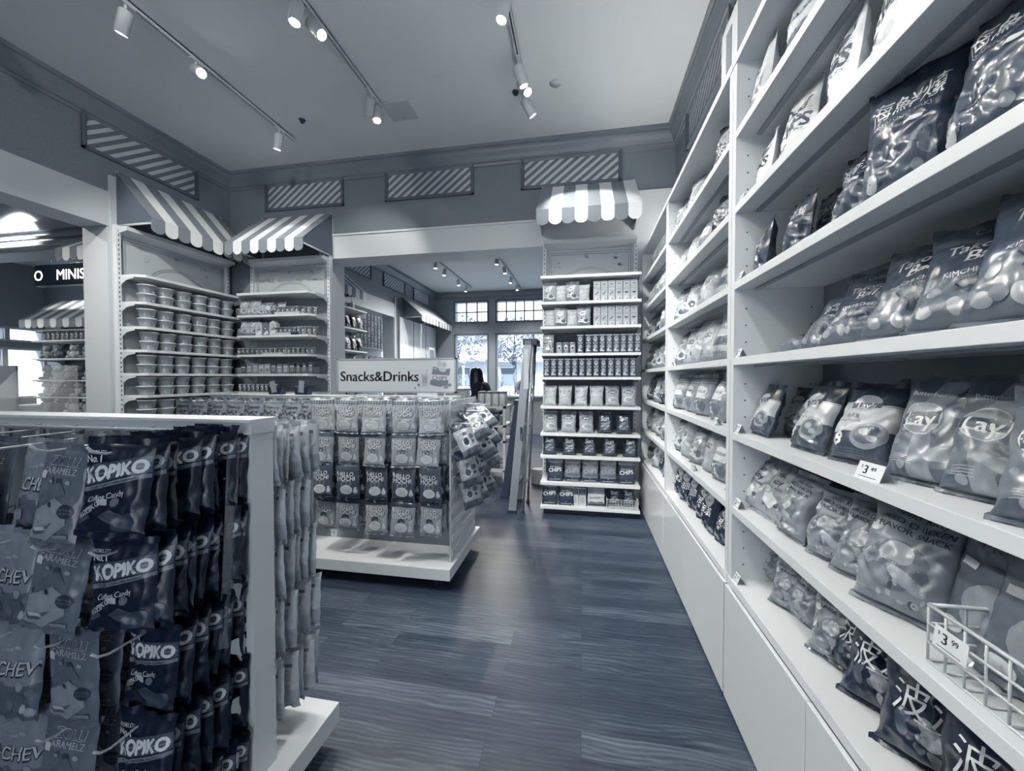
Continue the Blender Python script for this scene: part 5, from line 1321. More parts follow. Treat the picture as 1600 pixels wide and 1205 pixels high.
tray(UB, .36, .385, 1.80, .24, 'grey tray on the third cup shelf, right end', .5, h=.02)
bk(UB, .0, .385, 1.548, 1.12, 'long wire basket across the fourth cup shelf', .14, .075, 44, 3)
def smallbox(t, w_=.085, h=.13):
    m = MB(); mats = [mat(t, .4)]; m.box(-w_ / 2, w_ / 2, 0, .04, 0, h)
    flat_art(m, [('r', 0, h * .7, w_ * .7, h * .12, 0, INK(.85)), ('e', 0, h * .35, w_ * .3, h * .15, 0, INK(t + .25 if t < .6 else .35))], 0, mats); return m.mesh('small_box', mats)
SB = [smallbox(.18), smallbox(.5), smallbox(.66), smallbox(.30, .05, .14)]
for i in range(12):
    put(SB[(0, 1, 1, 2, 2, 0, 1, 1, 0, 3, 3, 3)[i]], 'small_box', UB, -.50 + i * .091, .33, 1.554, 'small biscuit box, %s in the long wire basket' % oth(i, 12), 'box', None, .92 + .1 * ((i * 7) % 3) / 2)
for i in range(9): put(CAN[1], 'drink_can', UB, -.53 + i * .067, .335, 1.312, 'dark drinks can, %s on the fifth shelf in the back left corner' % oth(i, 9), 'can', None, .92)
# dark holders with paper notes, in front of the cans on top of the gondola
for k, (x, lb) in enumerate(((-2.60, 'left dark holder with a pale card on the middle gondola'), (-2.345, 'right dark holder with a pale card on the middle gondola'))):
    t = empty('card_holder', (x, G2[1] - .005, 1.355), 0, lb, 'holder', None)
    MB().prism([(-.055, 0), (.055, 0), (.08, .075), (.02, .06), (-.03, .055), (-.078, .075)], 'y', -.03, .03).build('holder_body', DARKM, t)
    m = MB().box(-.025, .025, -.034, -.032, .0, .10); q = m.build('card', mat(.6, .6), t); q.location = (0, 0, .018); q.rotation_euler = (0, -.25 + .35 * k, 0)
# far right display
UR = ((.075, YB - .02), 0.0); dR = .50
for r, z in enumerate((2.32, 2.055)):
    for i in range(4): putbag('crisps' if (i + r) % 2 else 'crackle', UR, -.43 + i * .123, dR - .02, z, 'folded snack bag, %s of four on the %s shelf of the far right display' % (oth(i, 4), ('top', 'second')[r]), .06, .80, i % 2, RG.uniform(-.15, .15))
    for i in range(6): put(CART[i > 2], 'biscuit_carton', UR, .075 + i * .077, dR - .03, z, 'tall biscuit carton, %s of six on the %s shelf of the far right display' % (oth(i, 6), ('top', 'second')[r]), 'carton', None, .96)
putbag('sweets', UR, -.45, dR - .02, 1.765, 'grey packet left of the cans on the third display shelf', .08, .85)
for i in range(3): put(CAN[(2, 0, 2)[i]], 'drink_can', UR, -.325 + i * .072, dR - .05, 1.765, 'short can, %s of three on the third display shelf' % oth(i, 3), 'can', None, 1.05)
for i in range(9): put(TALL[i > 3], 'tall_carton', UR, (-.10 if i == 0 else -.085 + i * .073), dR - .03, 1.765, 'tall dark drinks carton, %s on the third display shelf' % oth(i, 9), 'carton')
for i in range(13): put(TALL[0 if i < 9 else 1], 'tall_carton', UR, -.465 + i * .0765, dR - .03, 1.507, 'tall dark drinks carton, %s on the full fourth display shelf' % oth(i, 13), 'carton')
for i in range(6): putbag('crisps' if i < 4 else 'ridged', UR, -.43 + i * .168, dR - .03, 1.19, 'pale chips bag, %s of six on the fifth display shelf' % oth(i, 6), .15, .98, i % 2, RG.uniform(-.2, .2))
for i in range(5): putbag('ridged' if i < 3 else 'sun', UR, -.42 + i * .195, dR - .03, .895, '%s chips bag, %s of five on the sixth display shelf' % ('pale' if i < 3 else 'dark', oth(i, 5)), .15, 1.04, i % 2, RG.uniform(-.15, .15))
for i in range(5): putbag('sun', UR, -.43 + i * .215, dR - .03, .65, 'dark wavy chips bag, %s of five on the seventh display shelf' % oth(i, 5), .08, 1.0, i % 2, RG.uniform(-.1, .1))
for i in range(5): putbag('jerkyd' if i in (0, 4) else 'jerkym', UR, -.37 + i * .19, dR - .03, .357, 'flat beef jerky chips pouch, %s of five on the eighth display shelf' % oth(i, 5), .04, 1.0, 0)
for i in range(2): putbag('jerkyd', UR, -.43 + i * .185, dR - .03, .095, 'dark beef jerky chips pouch, %s of two on the bottom display shelf' % oth(i, 2), .03, .98, i)
for i in range(2):
    m = MB(); mats = [mat(.82, .5)]; m.box(-.038, .038, 0, .1, 0, .20)
    flat_art(m, [('r', 0, .155, .07, .07, 0, INK(.25))] + [('t', s, 0, .175 - k * .024, .024, 0, 0, .03, INK(.9)) for k, s in enumerate(('SNA', 'CKS', 'BOX'))] + lines(0, .095, .05, 6, .012, .3, 4, .003), 0, mats)
    put(m.mesh('snack_box', mats), 'snack_box', UR, -.15 + i * .08, dR - .03, .095, 'white box with dark lettering, %s of two on the bottom display shelf' % oth(i, 2), 'box')
putbag('bacon', UR, .075, dR - .03, .095, 'white-fronted bacon jerky pouch on the bottom display shelf', .04, 1.0)
for i in range(2): putbag('sun', UR, .27 + i * .15, dR - .10, .10, 'dark pouch, %s of two in the bottom wire basket of the display' % oth(i, 2), .1, .88, i)
bk(UR, .35, dR + .02, .095, .32, 'wire basket on the bottom shelf of the far right display', .2, .10, 11, 4)
# ------------------------------------------------------------------ lettering on the sign board
m = MB(); mats = []
it = [('t', 'Snacks&Drinks', -.137, .155, .114, 0, 0, .03, INK(.46))]
bagart = [('p', [(.285, .235), (.36, .205), (.425, .215), (.405, .085), (.34, .07), (.255, .09)], INK(.45)), ('p', [(.262, .125), (.41, .120), (.418, .16), (.268, .168)], INK(.82)), ('t', 'CHIPS', .338, .140, .048, -4, 0, .02, INK(.45)),
      ('e', .36, .205, .03, .018, -10, INK(.72)), ('e', .335, .25, .022, .024, 0, INK(.70)), ('e', .375, .245, .018, .02, 0, INK(.66)), ('r', .30, .215, .02, .008, -20, INK(.8)), ('e', .39, .07, .02, .014, 20, INK(.55)), ('e', .42, .085, .015, .013, 0, INK(.5))]
def shift(a, dx):
    if a[0] == 'p': return ('p', [(x + dx, y) for x, y in a[1]], a[2])
    if a[0] == 't': return a[:2] + (a[2] + dx,) + a[3:]
    return (a[0], a[1] + dx) + a[2:]
it += [shift(a, .042) for a in bagart]
it += [('p', [(.228, .165), (.282, .165), (.274, .075), (.236, .075)], INK(.70)), ('r', .255, .125, .038, .05, 0, INK(.62)), ('e', .255, .165, .027, .008, 0, INK(.72)), ('r', .272, .19, .004, .05, -20, INK(.6)),
      ('e', .205, .085, .012, .012, 0, INK(.5)), ('e', .175, .06, .009, .009, 0, INK(.55))]
flat_art(m, it, -.0185, mats)
m.build('lettering', mats, sg)

# ------------------------------------------------------------------ stepladders
def ladder(base, top, rz, label, fh, t_, dark=False, spread=.10, steps=6, w0=.42, w1=.30):
    e = empty('stepladder', base, rz, label, 'ladder', None)
    M_ = mat(t_, .35, metal=.0 if dark else .5); lean = Vector(top)
    for sy in (-1, 1):
        a = Vector((0, sy * w0 / 2, 0)); b_ = Vector((lean.x, sy * w1 / 2, lean.z))
        m = MB(); d = (b_ - a)
        for k in range(1):
            wd = .042
            vs = []
            for p in (a, b_):
                vs += [(p.x - wd, p.y - .012, p.z), (p.x + wd, p.y - .012, p.z), (p.x + wd, p.y + .012, p.z), (p.x - wd, p.y + .012, p.z)]
            m.add(vs, [(0, 3, 2, 1), (4, 5, 6, 7), (0, 1, 5, 4), (1, 2, 6, 5), (2, 3, 7, 6), (3, 0, 4, 7)])
            for s_ in (-.6, -.2, .2, .6):
                vs = []
                for p in (a, b_):
                    q = p.x + wd * s_; yy = p.y - .0155
                    vs += [(q - .003, yy, p.z), (q + .003, yy, p.z), (q + .003, yy + .004, p.z), (q - .003, yy + .004, p.z)]
                m.add(vs, [(0, 3, 2, 1), (4, 5, 6, 7), (0, 1, 5, 4), (1, 2, 6, 5), (2, 3, 7, 6), (3, 0, 4, 7)])
        r = m.build('rail', M_, e)
        MB().box(a.x - .05, a.x + .05, a.y - .02, a.y + .02, 0, .035).build('rubber_foot', DARKM, r)
        c = Vector((spread, sy * (w0 / 2 - .02), 0)); d2 = Vector((lean.x + .05, sy * (w1 / 2 - .02), lean.z))
        r2 = MB().tube([c, d2], .014, 8).build('rear_leg', M_, e)
        MB().box(c.x - .02, c.x + .02, c.y - .016, c.y + .016, 0, .03).build('rubber_foot', DARKM, r2)
    for k in range(1, steps):
        f = k / steps; x = lean.x * f; z = lean.z * f; w_ = (w0 + (w1 - w0) * f) / 2 - .012
        MB().box(x - .04, x + .04, -w_, w_, z - .012, z + .012).build('step', M_, e)
    for k in (1, 3, 5):
        f = k / 6; x = spread + (lean.x + .05 - spread) * f
        MB().tube([(x, -w0 / 2 + .05 * f + .02, lean.z * f), (x, w0 / 2 - .05 * f - .02, lean.z * f)], .008, 6).build('cross_brace', M_, e)
    MB().box(lean.x - .06, lean.x + .10, -w1 / 2 - .015, w1 / 2 + .015, lean.z - .05, lean.z + .02).build('top_cap', DARKM, e, bevel=.005)
    m = MB(); m.box(lean.x * .9 - .026, lean.x * .9 + .026, -w1 / 2 - .036, -w1 / 2 - .034, lean.z * .72, lean.z * .95)
    m.build('instruction_sticker', mat(.78, .5), e) if not dark else None
    m = MB(); m.box(lean.x * .6 - .015, lean.x * .6 + .015, -w0 / 2 + .012, -w0 / 2 + .014, lean.z * .42, lean.z * .5); m.build('badge', DARKM, e)
    return e
ladder((-.76, 4.22 + .21, 0), (.17, 0, 1.91), .0, 'tall silver stepladder standing folded beside the crisps display', 1.9, .66, spread=.12)
ladder((-.95, 4.92, 0), (.17, 0, 1.20), .0, 'short dark stepladder leaning behind the silver one', 1.2, .16, True, spread=.10, steps=3, w0=.38)

# ------------------------------------------------------------------ the room behind
# white open cube stand with tumblers
t = empty('display_stand', (-1.30, 5.70, 0), 0, 'white open display stand with tumblers on top, behind the gondola', 'display stand')
m = MB(); hw, hd, H_ = .21, .26, 1.09
for sx in (-1, 1):
    for sy in (-1, 1): m.box(sx * hw - .02, sx * hw + .02, sy * hd - .02, sy * hd + .02, 0, H_)
m.build('frame', WHITE2, t)
for z in (.18, .60, .82, H_): MB().box(-hw - .02, hw + .02, -hd - .02, hd + .02, z - .03, z).build('shelf', WHITE2, t)
TUM = MB().lathe([(.045, 0), (.048, .005), (.048, .175), (.044, .18)], n=20).box(-.012, .012, -.0495, -.0485, .02, .03, 1).mesh('tumbler_body', [mat(.84, .35), DARKM])
LID = MB().lathe([(.046, .18), (.050, .185), (.050, .205), (.02, .212), (.0, .212)], n=20).mesh('tumbler_lid', mat(.45, .4))
for i in range(4):
    for j in range(2):
        e = empty('tumbler', (-1.45 + i * .105, 5.52 + j * .12, H_), 0, 'tall white tumbler with grey lid, %s of the %s row on the stand' % (oth(i, 4), 'front' if j == 0 else 'rear'), 'tumbler', 'tumblers on the display stand')
        inst('tumbler_body', TUM, (0, 0, 0), parent=e); inst('tumbler_lid', LID, (0, 0, 0), parent=e)
rg = random.Random(3)
JAR = {}
for v, tt in enumerate((.20, .45, .32)):
    JAR[v] = MB().lathe([(.028, 0), (.032, .01), (.032, .09), (.022, .11)], n=14).lathe([(.024, .108), (.024, .125), (0, .126)], n=14, mi=1).mesh('jar', [mat(tt, .2), mat(.75, .3, metal=.5)])
for i in range(5):
    for j in range(2):
        inst('jar', JAR[(i + j) % 3], (-1.46 + i * .078, 5.50 + j * .10, .82), (0, 0, 0), 1.2 if False else 1.15, label='small dark jar, %s of the %s row inside the white stand' % (oth(i, 5), 'front' if j == 0 else 'rear'), cat='jar', group='jars in the white stand')
for i in range(5):
    for j in range(2):
        x, y = -1.46 + i * .08, 5.52 + j * .11
        m = MB().ball((0, 0, .045), .045, 10, 0, (1, .9, .95)).ball((0, 0, .11), .034, 10, 0).ball((-.025, 0, .142), .014, 8, 0).ball((.025, 0, .142), .014, 8, 0)
        inst('plush_toy', m.mesh('plush_toy', mat((.3, .55, .7)[(i + j) % 3], .8, 'fabric')), (x, y, .18), (0, 0, rg.uniform(-.5, .5)), .95, label='small round plush toy, %s of the %s row at the stand bottom' % (oth(i, 5), 'front' if j == 0 else 'rear'), cat='toy', group='plush toys in the white stand')
t = empty('shoulder_bag', (-1.31, 5.62, .60), 0, 'dark fabric bag lying in the middle of the white stand', 'bag')
MB().prism([(-.15, 0), (.15, 0), (.14, .07), (.05, .13), (-.1, .10), (-.15, .05)], 'y', -.06, .06).build('bag_body', BLACK, t, bevel=.012)
MB().tube([(-.1, 0, .09), (-.04, 0, .16), (.05, 0, .15), (.08, 0, .11)], .007, 6).build('strap', DARKM, t)
# woven bin
t = empty('woven_basket', (-.60, 5.52, 0), 0, 'white woven bin on the floor behind the stepladder', 'basket')
m = MB()
for k in range(9):
    z = .01 + k * .022; m.tube([(.11 * math.cos(a) * (1 + .1 * k / 9), .11 * math.sin(a) * (1 + .1 * k / 9), z) for a in [2 * PI * q / 24 for q in range(25)]], .010, 6, cap=False)
m.lathe([(.10, .0), (.115, .2)], n=24)
m.build('woven_body', mat(.84, .6), t)
MB().tube([(.125 * math.cos(a), .125 * math.sin(a), .205) for a in [2 * PI * q / 24 for q in range(25)]], .009, 6, cap=False).build('rim', mat(.8, .7), t)
# checkout counter with a tablet
t = empty('checkout_counter', (-2.2, 10.6, 0), 0, 'long white checkout counter near the shop windows', 'counter')
MB().box(-.9, 1.5, -.35, .35, 0, .98).build('counter_body', mat(.78, .45), t); MB().box(-.95, 1.55, -.40, .40, .98, 1.02).build('counter_top', WHITE, t)
t = empty('tablet_computer', (-1.95, 10.35, 1.02), 0, 'pale tablet on a stand on the checkout counter', 'tablet')
q = MB().box(-.14, .14, -.008, .008, -.09, .09).build('tablet_screen', mat(.85, .2), t); q.location = (0, 0, .17); q.rotation_euler = (-.9, .35, 0)
MB().lathe([(.07, 0), (.07, .01), (.012, .015), (.012, .16)], n=16).build('tablet_stand', WHITE2, t)
# end of a box-shaped white fixture beside the gondola sign
t = empty('parcel_box', (-1.72, 5.35, 0), 0, 'tall white plinth right behind the end of the mochi gondola', 'plinth')
MB().box(-.12, .12, -.12, .12, 0, 1.33).build('plinth_body', WHITE, t, bevel=.004); MB().box(-.13, .13, -.13, .13, 1.33, 1.345).build('plinth_top', WHITE2, t)
# shelving and goods along the left wall of the room behind
wall_unit((XL, 6.75, 0), PI / 2, 1.9, [2.90, 2.50, 2.05, 1.60, 1.15, .7], .40, 'shelving of dark bags in the room behind, beside the opening jamb', header=False)
for r, z in enumerate((2.50, 2.05, 1.60, 1.15)):
    for i in range(8):
        bag('dark' if (i + r) % 3 else 'crackle', XL + .30, 7.58 - i * .22, z, PI / 2, .15, '%s bag from the far end on the %s shelf of the room behind' % (ORD[i], ('top', 'second', 'third', 'low')[r]), 'bags on the shelving of the room behind', 1.1, i % 2)
t = empty('cabinet', (XL + .32, 9.0 + 1.75, 0), 0, 'pale cabinet along the left wall of the room behind', 'cabinet')
MB().box(-.3, .3, -1.0, 1.2, 0, 1.85).build('cabinet_body', mat(.72, .56), t); MB().box(-.31, .32, -1.02, 1.22, 1.85, 1.90).build('cabinet_top', mat(.34, .5), t)
MB().box(.301, .306, -.98, .05, .1, 1.8).build('door', mat(.76, .5), t); MB().box(.301, .306, .07, 1.18, .1, 1.8).build('door', mat(.76, .5), t)
t = empty('white_backboard', (XL + .02, 11.0, 0), 0, 'white wall boards under the awnings of the room behind', 'wall board')
for k in range(3): MB().box(0, .03, -1.05 + k * .9, -.20 + k * .9, 1.95, 3.15).build('board_panel', mat(.92, .56), t)
t = empty('picture_frame', (XL + .35, 11.45, 1.90), 0, 'small framed picture standing on the pale cabinet', 'picture frame')
MB().box(-.012, .012, -.22, .22, 0, .52).build('frame', WHITE2, t); MB().box(.012, .016, -.17, .17, .06, .46).build('picture', mat(.45, .5), t)
t = empty('picture_frame', (XL + .40, 10.95, 1.90), .5, 'wide white-framed card on the pale cabinet', 'picture frame')
MB().box(-.012, .012, -.16, .16, 0, .26).build('frame', WHITE2, t); MB().box(.012, .016, -.12, .12, .04, .22).build('picture', mat(.62, .56), t)
# stock seen through the opening of the room behind
t = empty('stock_shelving', (-6.6, 11.4, 0), 0, 'pale stock shelving beyond the opening of the room behind', 'shelving')
MB().box(-.25, -.22, -1.1, 1.1, 0, 3.6).build('back_panel', mat(.8, .5), t)
for z in (1.35, 1.75, 2.42): MB().box(-.25, .25, -1.1, 1.1, z - .03, z).build('shelf', WHITE, t)
BXM = [smallbox(tt, .16, .21) for tt in (.35, .62, .56)]
for j in range(5):
    for i in range(8):
        if j > 3 and i < 3: continue
        inst('snack_box', BXM[(i * 2 + j) % 3], (-6.45, 10.45 + i * .2, 2.42 + j * .212), (0, 0, PI / 2), label='small patterned box in the tall stack beyond the far opening', cat='box', group='boxes stacked beyond the opening of the room behind')
for i in range(5): inst('snack_bag', bagm('crackle', i % 2)[0], (-6.38, 10.7 + i * .3, 1.76), (0, 0, PI / 2), 1.5, label='pale bag in the row beneath the stacked boxes', cat='bag of snacks', group='bags beneath the stacked boxes')
# ------------------------------------------------------------------ the neighbouring hall
t = empty('shop_sign', (-10.05, 6.2, 3.36), 0, 'black hanging sign with glowing white letters in the neighbouring hall', 'sign')
MB().box(-.93, 1.3, -.06, .06, 0, .42).build('sign_box', BLACK, t, bevel=.004)
m = MB(); mats = [emis('sign_letter_glow', (.95, .97, 1), 1.1)]
for s_, x, z_ in (('O', -.83, .21), ('MINISO', .115, .21)):
    for (L_, mm_), (vs, fs) in art_mesh2d([('t', s_, x, z_, .29, 0, 0, .015, mats[0])]).items(): m.add([(a, -.0615, b_) for a, b_ in vs], fs, 0)
m.build('letters', mats, t)
MB().tube([(-.6, 0, .42), (-.6, 0, 1.0)], .012).tube([(.9, 0, .42), (.9, 0, 1.0)], .012).build('hanger_rod', DARKM, t)
wall_unit((-10.45, 6.85, 0), 0, 1.9, [2.50, 2.28, 1.90, 1.45, 1.10, .75], .55, 'shelving of plush toys under the awning in the neighbouring hall', header=False, tone_back=.3)
def plush(t_, s_=1.0, k=0):
    m = MB().ball((0, 0, .10), .10, 14, 0, (1, .85, 1)).ball((0, -.01, .25), .085, 14, 0, (1.05, .95, .95)).ball((-.065, 0, .325), .03, 10).ball((.065, 0, .325), .03, 10)
    m.ball((-.10, -.03, .14), .04, 10, 0, (.8, .8, 1.3)).ball((.10, -.03, .14), .04, 10, 0, (.8, .8, 1.3)).ball((-.06, -.10, .04), .042, 10, 0, (.9, 1.3, .9)).ball((.06, -.10, .04), .042, 10, 0, (.9, 1.3, .9))
    m.ball((0, -.085, .235), .030, 10, 1, (1.2, .7, .8)).ball((-.03, -.085, .27), .009, 8, 2).ball((.03, -.085, .27), .009, 8, 2)
    return m.mesh('plush_toy', [mat(t_, .85, 'fabric'), mat(.8, .8), BLACK])
PL = [plush(.62), plush(.35), plush(.80)]
for r, (z, n, s_) in enumerate(((1.90, 5, .85), (1.45, 6, .9), (1.10, 6, 1.0), (.75, 5, 1.2))):
    for i in range(n):
        inst('plush_toy', PL[(i + r) % 3], (-11.2 + i * (1.45 / max(1, n - 1)), 6.44, z), (0, 0, rg.uniform(-.5, .5)), s_, label='plush toy, %s on the %s shelf of the neighbouring hall' % (oth(i, n), ('upper', 'second', 'third', 'lowest')[r]), cat='toy', group='plush toys in the neighbouring hall')
for i in range(12): inst('storage_tin', CAN[i % 2], (-11.2 + i * .125, 6.42, 2.28), (0, 0, 0), 1.7, label='dark tin in the row above the plush toys', cat='tin', group='tins above the plush toys')
t = empty('acrylic_bin', (-10.9, 6.05, 0), 0, 'clear sloping bin in front of the plush toys', 'bin')
MB().prism([(-.25, .7), (-.25, 1.1), (.2, 1.75), (.2, .7)], 'x', -.75, .8).build('clear_walls', CLEAR, t)
MB().box(-.75, .8, -.25, .2, 0, .7).build('bin_base', mat(.5, .5), t)
t = empty('notice_board', (-11.95, 6.1, 0), .25, 'grey perforated board on a stand at the far left', 'board')
MB().box(-.35, .35, -.02, .02, .6, 1.75).build('board', mat(.48, .6), t); MB().box(-.03, .03, -.04, .04, 0, .6).build('leg', DARKM, t)
t = empty('low_table', (-12.3, 4.6, 0), 0, 'low white display table at the far left edge', 'table')
MB().box(-.5, .5, -.3, .3, .72, .76).build('table_top', WHITE, t)
for sx in (-1, 1):
    for sy in (-1, 1): MB().box(sx * .46 - .02, sx * .46 + .02, sy * .26 - .02, sy * .26 + .02, 0, .72).build('leg', WHITE2, t)
for i in range(4): inst('plush_toy', PL[i % 3], (-12.65 + i * .25, 4.6, .76), (0, 0, .3 * i), .8, label='plush toy on the low table at the far left edge', cat='toy', group='plush toys on the low table')

# ------------------------------------------------------------------ outside
struct(MB().box(-45, 30, 12.95, 60, -.15, -.02).build('ground_street', mat(.62, .8)))
struct(MB().box(-60, -14.3, -20, 30, -.15, -.02).build('ground_side', mat(.62, .8)))
def tree(x, y, h, r, label, seed, tn=.50):
    rr = random.Random(seed); t = empty('street_tree', (x, y, 0), 0, label, 'tree', 'trees outside the shop windows')
    m = MB(); m.tube([(0, 0, 0), (.03, 0, h * .3), (-.04, .03, h * .6), (0, 0, h * .85)], .12, 8, r2=.05)
    for k in range(9):
        a = rr.uniform(0, 6.28); z = h * rr.uniform(.35, .7); m.tube([(0, 0, z), (math.cos(a) * r * .4, math.sin(a) * r * .4, z + .5), (math.cos(a) * r * .85, math.sin(a) * r * .85, z + rr.uniform(.6, 1.3))], .04, 6, r2=.012)
    m.build('trunk', mat(.32, .8), t)
    f = MB()
    for k in range(1100):
        a = rr.uniform(0, 6.28); ph = math.acos(rr.uniform(-1, 1)); q = r * rr.uniform(.35, 1) ** .5
        c = Vector((q * math.sin(ph) * math.cos(a), q * math.sin(ph) * math.sin(a), h * .72 + q * .8 * math.cos(ph)))
        u = Vector((rr.uniform(-1, 1), rr.uniform(-1, 1), rr.uniform(-1, 1))).normalized() * .09; w_ = u.orthogonal().normalized() * .05
        f.add([tuple(c - u), tuple(c + w_), tuple(c + u), tuple(c - w_)], [(0, 1, 2, 3)])
    f.build('foliage', mat(tn, .6), t)
tree(-6.6, 20, 5.0, 1.7, 'leafy street tree outside, left window', 1); tree(-3.2, 18.5, 4.6, 1.4, 'leafy street tree outside between the two windows', 2, .56); tree(.4, 20, 5.2, 1.8, 'leafy street tree outside behind the ladder', 3)
tree(-8.8, 24, 5.5, 2.0, 'farther street tree outside at the left', 4, .6)
t = empty('street_lamp', (-5.35, 17.2, 0), 0, 'white globe street lamp outside the left window', 'street lamp')
MB().lathe([(.12, 0), (.08, .3), (.05, .6), (.05, 2.0), (.09, 2.05)], n=14).build('pole', mat(.9, .5), t); MB().ball((0, 0, 2.42), .19, 14, 0, (1, 1, 1.5)).ball((0, 0, 2.78), .06, 10).build('globe', mat(.95, .4), t)
def house(x0, x1, y, h, tn, label):
    t = empty('street_building', ((x0 + x1) / 2, y, 0), 0, label, 'building', None)
    w2 = (x1 - x0) / 2
    MB().box(-w2, w2, 0, 5, 0, h).build('wall', mat(tn, .7), t); MB().box(-w2 - .2, w2 + .2, -.3, 5, h, h + .25).build('roof', mat(.5, .7), t)
    n = int(w2 * 2 / 1.6)
    for i in range(n):
        x = -w2 + .8 + i * 1.6
        f = MB().box(x - .45, x + .45, -.04, .0, .9, 2.2).build('window', mat(.4, .3), t); MB().box(x - .5, x + .5, -.06, -.03, 2.2, 2.3).build('window_head', mat(.9, .5), f)
    MB().box(-w2, w2, -.9, 0, 2.6, 2.75).build('canopy', mat(.6, .6), t)
house(-14, -6.6, 27, 4.2, .80, 'pale low building across the street, left'); house(-6.2, 2, 28, 3.6, .86, 'pale low building across the street behind the trees')
house(2.3, 9, 27, 4.5, .78, 'pale low building across the street, right')

# ------------------------------------------------------------------ people
def skin_body(name, joints, edges, mt, parent, sub=2):
    """joints: {name: (x, y, z, rx, ry)}; one continuous surface"""
    ks = list(joints); me = bpy.data.meshes.new(name)
    me.from_pydata([joints[k][:3] for k in ks], [(ks.index(a), ks.index(b_)) for a, b_ in edges], [])
    o = bpy.data.objects.new(name, me); link(o, parent)
    md = o.modifiers.new('skin', 'SKIN'); md.use_smooth_shade = True
    sv = me.skin_vertices[0].data if me.skin_vertices else None
    if sv is None:
        bm = bmesh.new(); bm.from_mesh(me); bm.verts.layers.skin.verify(); bm.to_mesh(me); bm.free(); sv = me.skin_vertices[0].data
    for i, k in enumerate(ks): sv[i].radius = joints[k][3:5]
    sv[0].use_root = True
    s_ = o.modifiers.new('sub', 'SUBSURF'); s_.levels = sub; s_.render_levels = sub
    me.materials.append(mt)
    return o
def person(loc, rz, label, hair_t, top_t, skin_t, long_hair, bend=.18, group=None):
    t = empty('person', loc, rz, label, 'person', group)
    b_ = bend
    J = {'pel': (0, 0, .92, .13, .10), 'wa': (0, -.02 - b_ * .1, 1.08, .115, .085), 'ch': (0, -.05 - b_ * .4, 1.26, .135, .095), 'nk0': (0, -.07 - b_ * .7, 1.39, .07, .06), 'nk': (0, -.08 - b_ * .8, 1.44, .045, .045), 'hd0': (0, -.10 - b_ * .95, 1.50, .06, .065), 'hd1': (0, -.10 - b_, 1.57, .072, .085), 'hd2': (0, -.09 - b_, 1.635, .045, .05)}
    E_ = [('pel', 'wa'), ('wa', 'ch'), ('ch', 'nk0'), ('nk0', 'nk'), ('nk', 'hd0'), ('hd0', 'hd1'), ('hd1', 'hd2')]
    for s_, n in ((-1, 'l'), (1, 'r')):
        J.update({'hp' + n: (s_ * .09, 0, .86, .085, .085), 'kn' + n: (s_ * .10, -.03, .48, .055, .055), 'an' + n: (s_ * .10, .01, .09, .035, .035), 'to' + n: (s_ * .11, -.13, .035, .035, .025),
                  'sh' + n: (s_ * .155, -.06 - b_ * .6, 1.345, .05, .05), 'el' + n: (s_ * .21, -.10 - b_ * .5, 1.10, .037, .037), 'wr' + n: (s_ * .15, -.28 - b_ * .5, .98, .024, .022), 'pa' + n: (s_ * .135, -.345 - b_ * .5, .975, .028, .014)})
        E_ += [('pel', 'hp' + n), ('hp' + n, 'kn' + n), ('kn' + n, 'an' + n), ('an' + n, 'to' + n), ('nk0', 'sh' + n), ('sh' + n, 'el' + n), ('el' + n, 'wr' + n), ('wr' + n, 'pa' + n)]
        for f in range(4):
            fx = s_ * (.135 + (f - 1.5) * .016); L_ = (.06, .07, .066, .052)[f]
            J['f%s%da' % (n, f)] = (fx, -.38 - b_ * .5, .972, .008, .008); J['f%s%db' % (n, f)] = (fx, -.38 - b_ * .5 - L_ * .6, .962, .0075, .0075); J['f%s%dc' % (n, f)] = (fx, -.38 - b_ * .5 - L_ * .8, .94, .006, .006)
            E_ += [('pa' + n, 'f%s%da' % (n, f)), ('f%s%da' % (n, f), 'f%s%db' % (n, f)), ('f%s%db' % (n, f), 'f%s%dc' % (n, f))]
        J['t' + n] = (s_ * .10, -.335 - b_ * .5, .985, .010, .010); J['t2' + n] = (s_ * .085, -.375 - b_ * .5, .975, .008, .008); E_ += [('pa' + n, 't' + n), ('t' + n, 't2' + n)]
    body = skin_body('body', J, E_, mat(skin_t, .6), t)
    # face
    hy = -.10 - b_
    m = MB(); m.ball((0, hy - .085, 1.545), .013, 8, 0, (.8, 1.2, 1.5)); m.build('nose', mat(skin_t, .6), t)
    m = MB(); m.ball((-.028, hy - .073, 1.572), .010, 8).ball((.028, hy - .073, 1.572), .010, 8); m.build('eyes', BLACK, t)
    m = MB(); m.ball((0, hy - .075, 1.508), .016, 8, 0, (1.3, .4, .4)); m.build('mouth', mat(.35, .5), t)
    m = MB(); m.ball((-.075, hy, 1.56), .018, 8, 0, (.4, .8, 1.3)).ball((.075, hy, 1.56), .018, 8, 0, (.4, .8, 1.3)); m.build('ears', mat(skin_t, .6), t)
    # clothes follow the body
    KT = ['pel', 'wa', 'ch', 'nk0', 'shl', 'shr', 'ell', 'elr']
    C_ = {k: (J[k][0], J[k][1], J[k][2], J[k][3] + .022, J[k][4] + .022) for k in KT}
    C_['wl'] = tuple(J['wrl'][i] * .85 + J['ell'][i] * .15 for i in range(3)) + (.036, .036); C_['wr_'] = tuple(J['wrr'][i] * .85 + J['elr'][i] * .15 for i in range(3)) + (.036, .036)
    skin_body('jacket', C_, [('pel', 'wa'), ('wa', 'ch'), ('ch', 'nk0'), ('nk0', 'shl'), ('nk0', 'shr'), ('shl', 'ell'), ('shr', 'elr'), ('ell', 'wl'), ('elr', 'wr_')], mat(top_t, .8, 'fabric'), t)
    KL = ['pel', 'hpl', 'hpr', 'knl', 'knr', 'anl', 'anr']
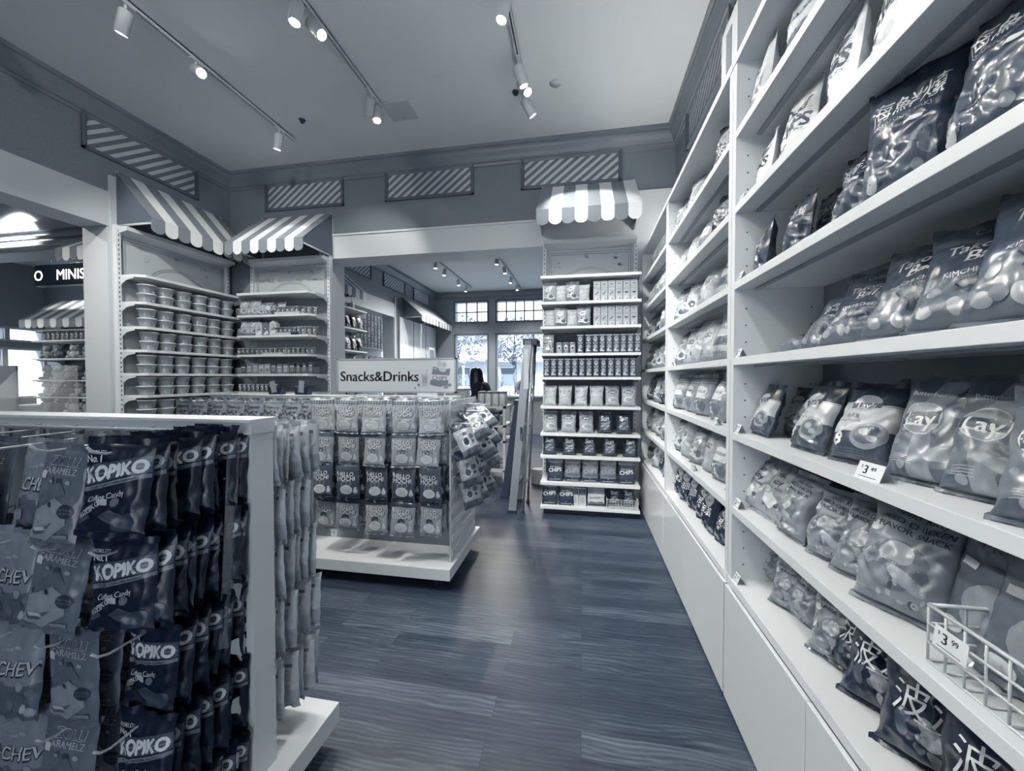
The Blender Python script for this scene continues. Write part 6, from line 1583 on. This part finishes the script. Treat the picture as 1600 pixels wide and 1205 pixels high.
    D_ = {k: (J[k][0], J[k][1], J[k][2] + (.03 if k[:2] == 'an' else 0), J[k][3] + .018, J[k][4] + .018) for k in KL}
    skin_body('trousers', D_, [('pel', 'hpl'), ('pel', 'hpr'), ('hpl', 'knl'), ('hpr', 'knr'), ('knl', 'anl'), ('knr', 'anr')], mat(.08, .8, 'fabric'), t)
    m = MB()
    for s_ in (-1, 1): m.ball((s_ * .105, -.07, .04), .07, 12, 0, (.62, 1.6, .6))
    m.build('shoes', DARKM, t)
    # hair: cap over the crown, locks down the back and sides
    h = MB(); n = 20; R_ = []
    low = 1.12 if long_hair else 1.49
    prof = [(1.675, .012), (1.665, .05), (1.64, .082), (1.60, .100), (1.55, .108), (1.49, .112)] + ([(1.40, .125), (1.28, .13), (1.18, .115), (low, .07)] if long_hair else [])
    for (z, r) in prof:
        ring = []
        for k in range(n + 1):
            a = -PI * .70 + 2 * PI * .70 * k / n          # open at the face
            if z > 1.61: a = -PI * .92 + 2 * PI * .92 * k / n
            wob = 1 + .03 * math.sin(a * 11)
            ring.append((r * .95 * math.sin(a) * wob, hy + .01 + r * math.cos(a) * wob * 1.05 + max(0, 1.5 - z) * .15, z))
        R_.append(ring)
    vs = [p for r_ in R_ for p in r_]; fs = [(i * (n + 1) + k, i * (n + 1) + k + 1, (i + 1) * (n + 1) + k + 1, (i + 1) * (n + 1) + k) for i in range(len(R_) - 1) for k in range(n)]
    h.add(vs, fs, 0, True)
    o = h.build('hair', mat(hair_t, .35), t); sd = o.modifiers.new('thick', 'SOLIDIFY'); sd.thickness = .022; sd.offset = 0; s2 = o.modifiers.new('sub', 'SUBSURF'); s2.levels = 1; s2.render_levels = 1
    return t
p = person((-1.53, 6.45, 0), math.radians(-112), 'person with long dark hair in dark clothes, leaning forward behind the mochi gondola', .03, .06, .6, True, .22)
t = empty('paper_sheet', (-1.70, 6.02, 1.02), .4, 'small white sheet in front of the dark-haired person', 'paper'); q = MB().box(-.07, .07, -.002, .002, 0, .19).build('sheet', mat(.93, .6), t); q.rotation_euler = (.3, -.25, 0)
person((-1.75, 11.6, 0), .3, 'person with light hair behind the checkout counter, seen against the window', .62, .40, .62, False, .1)
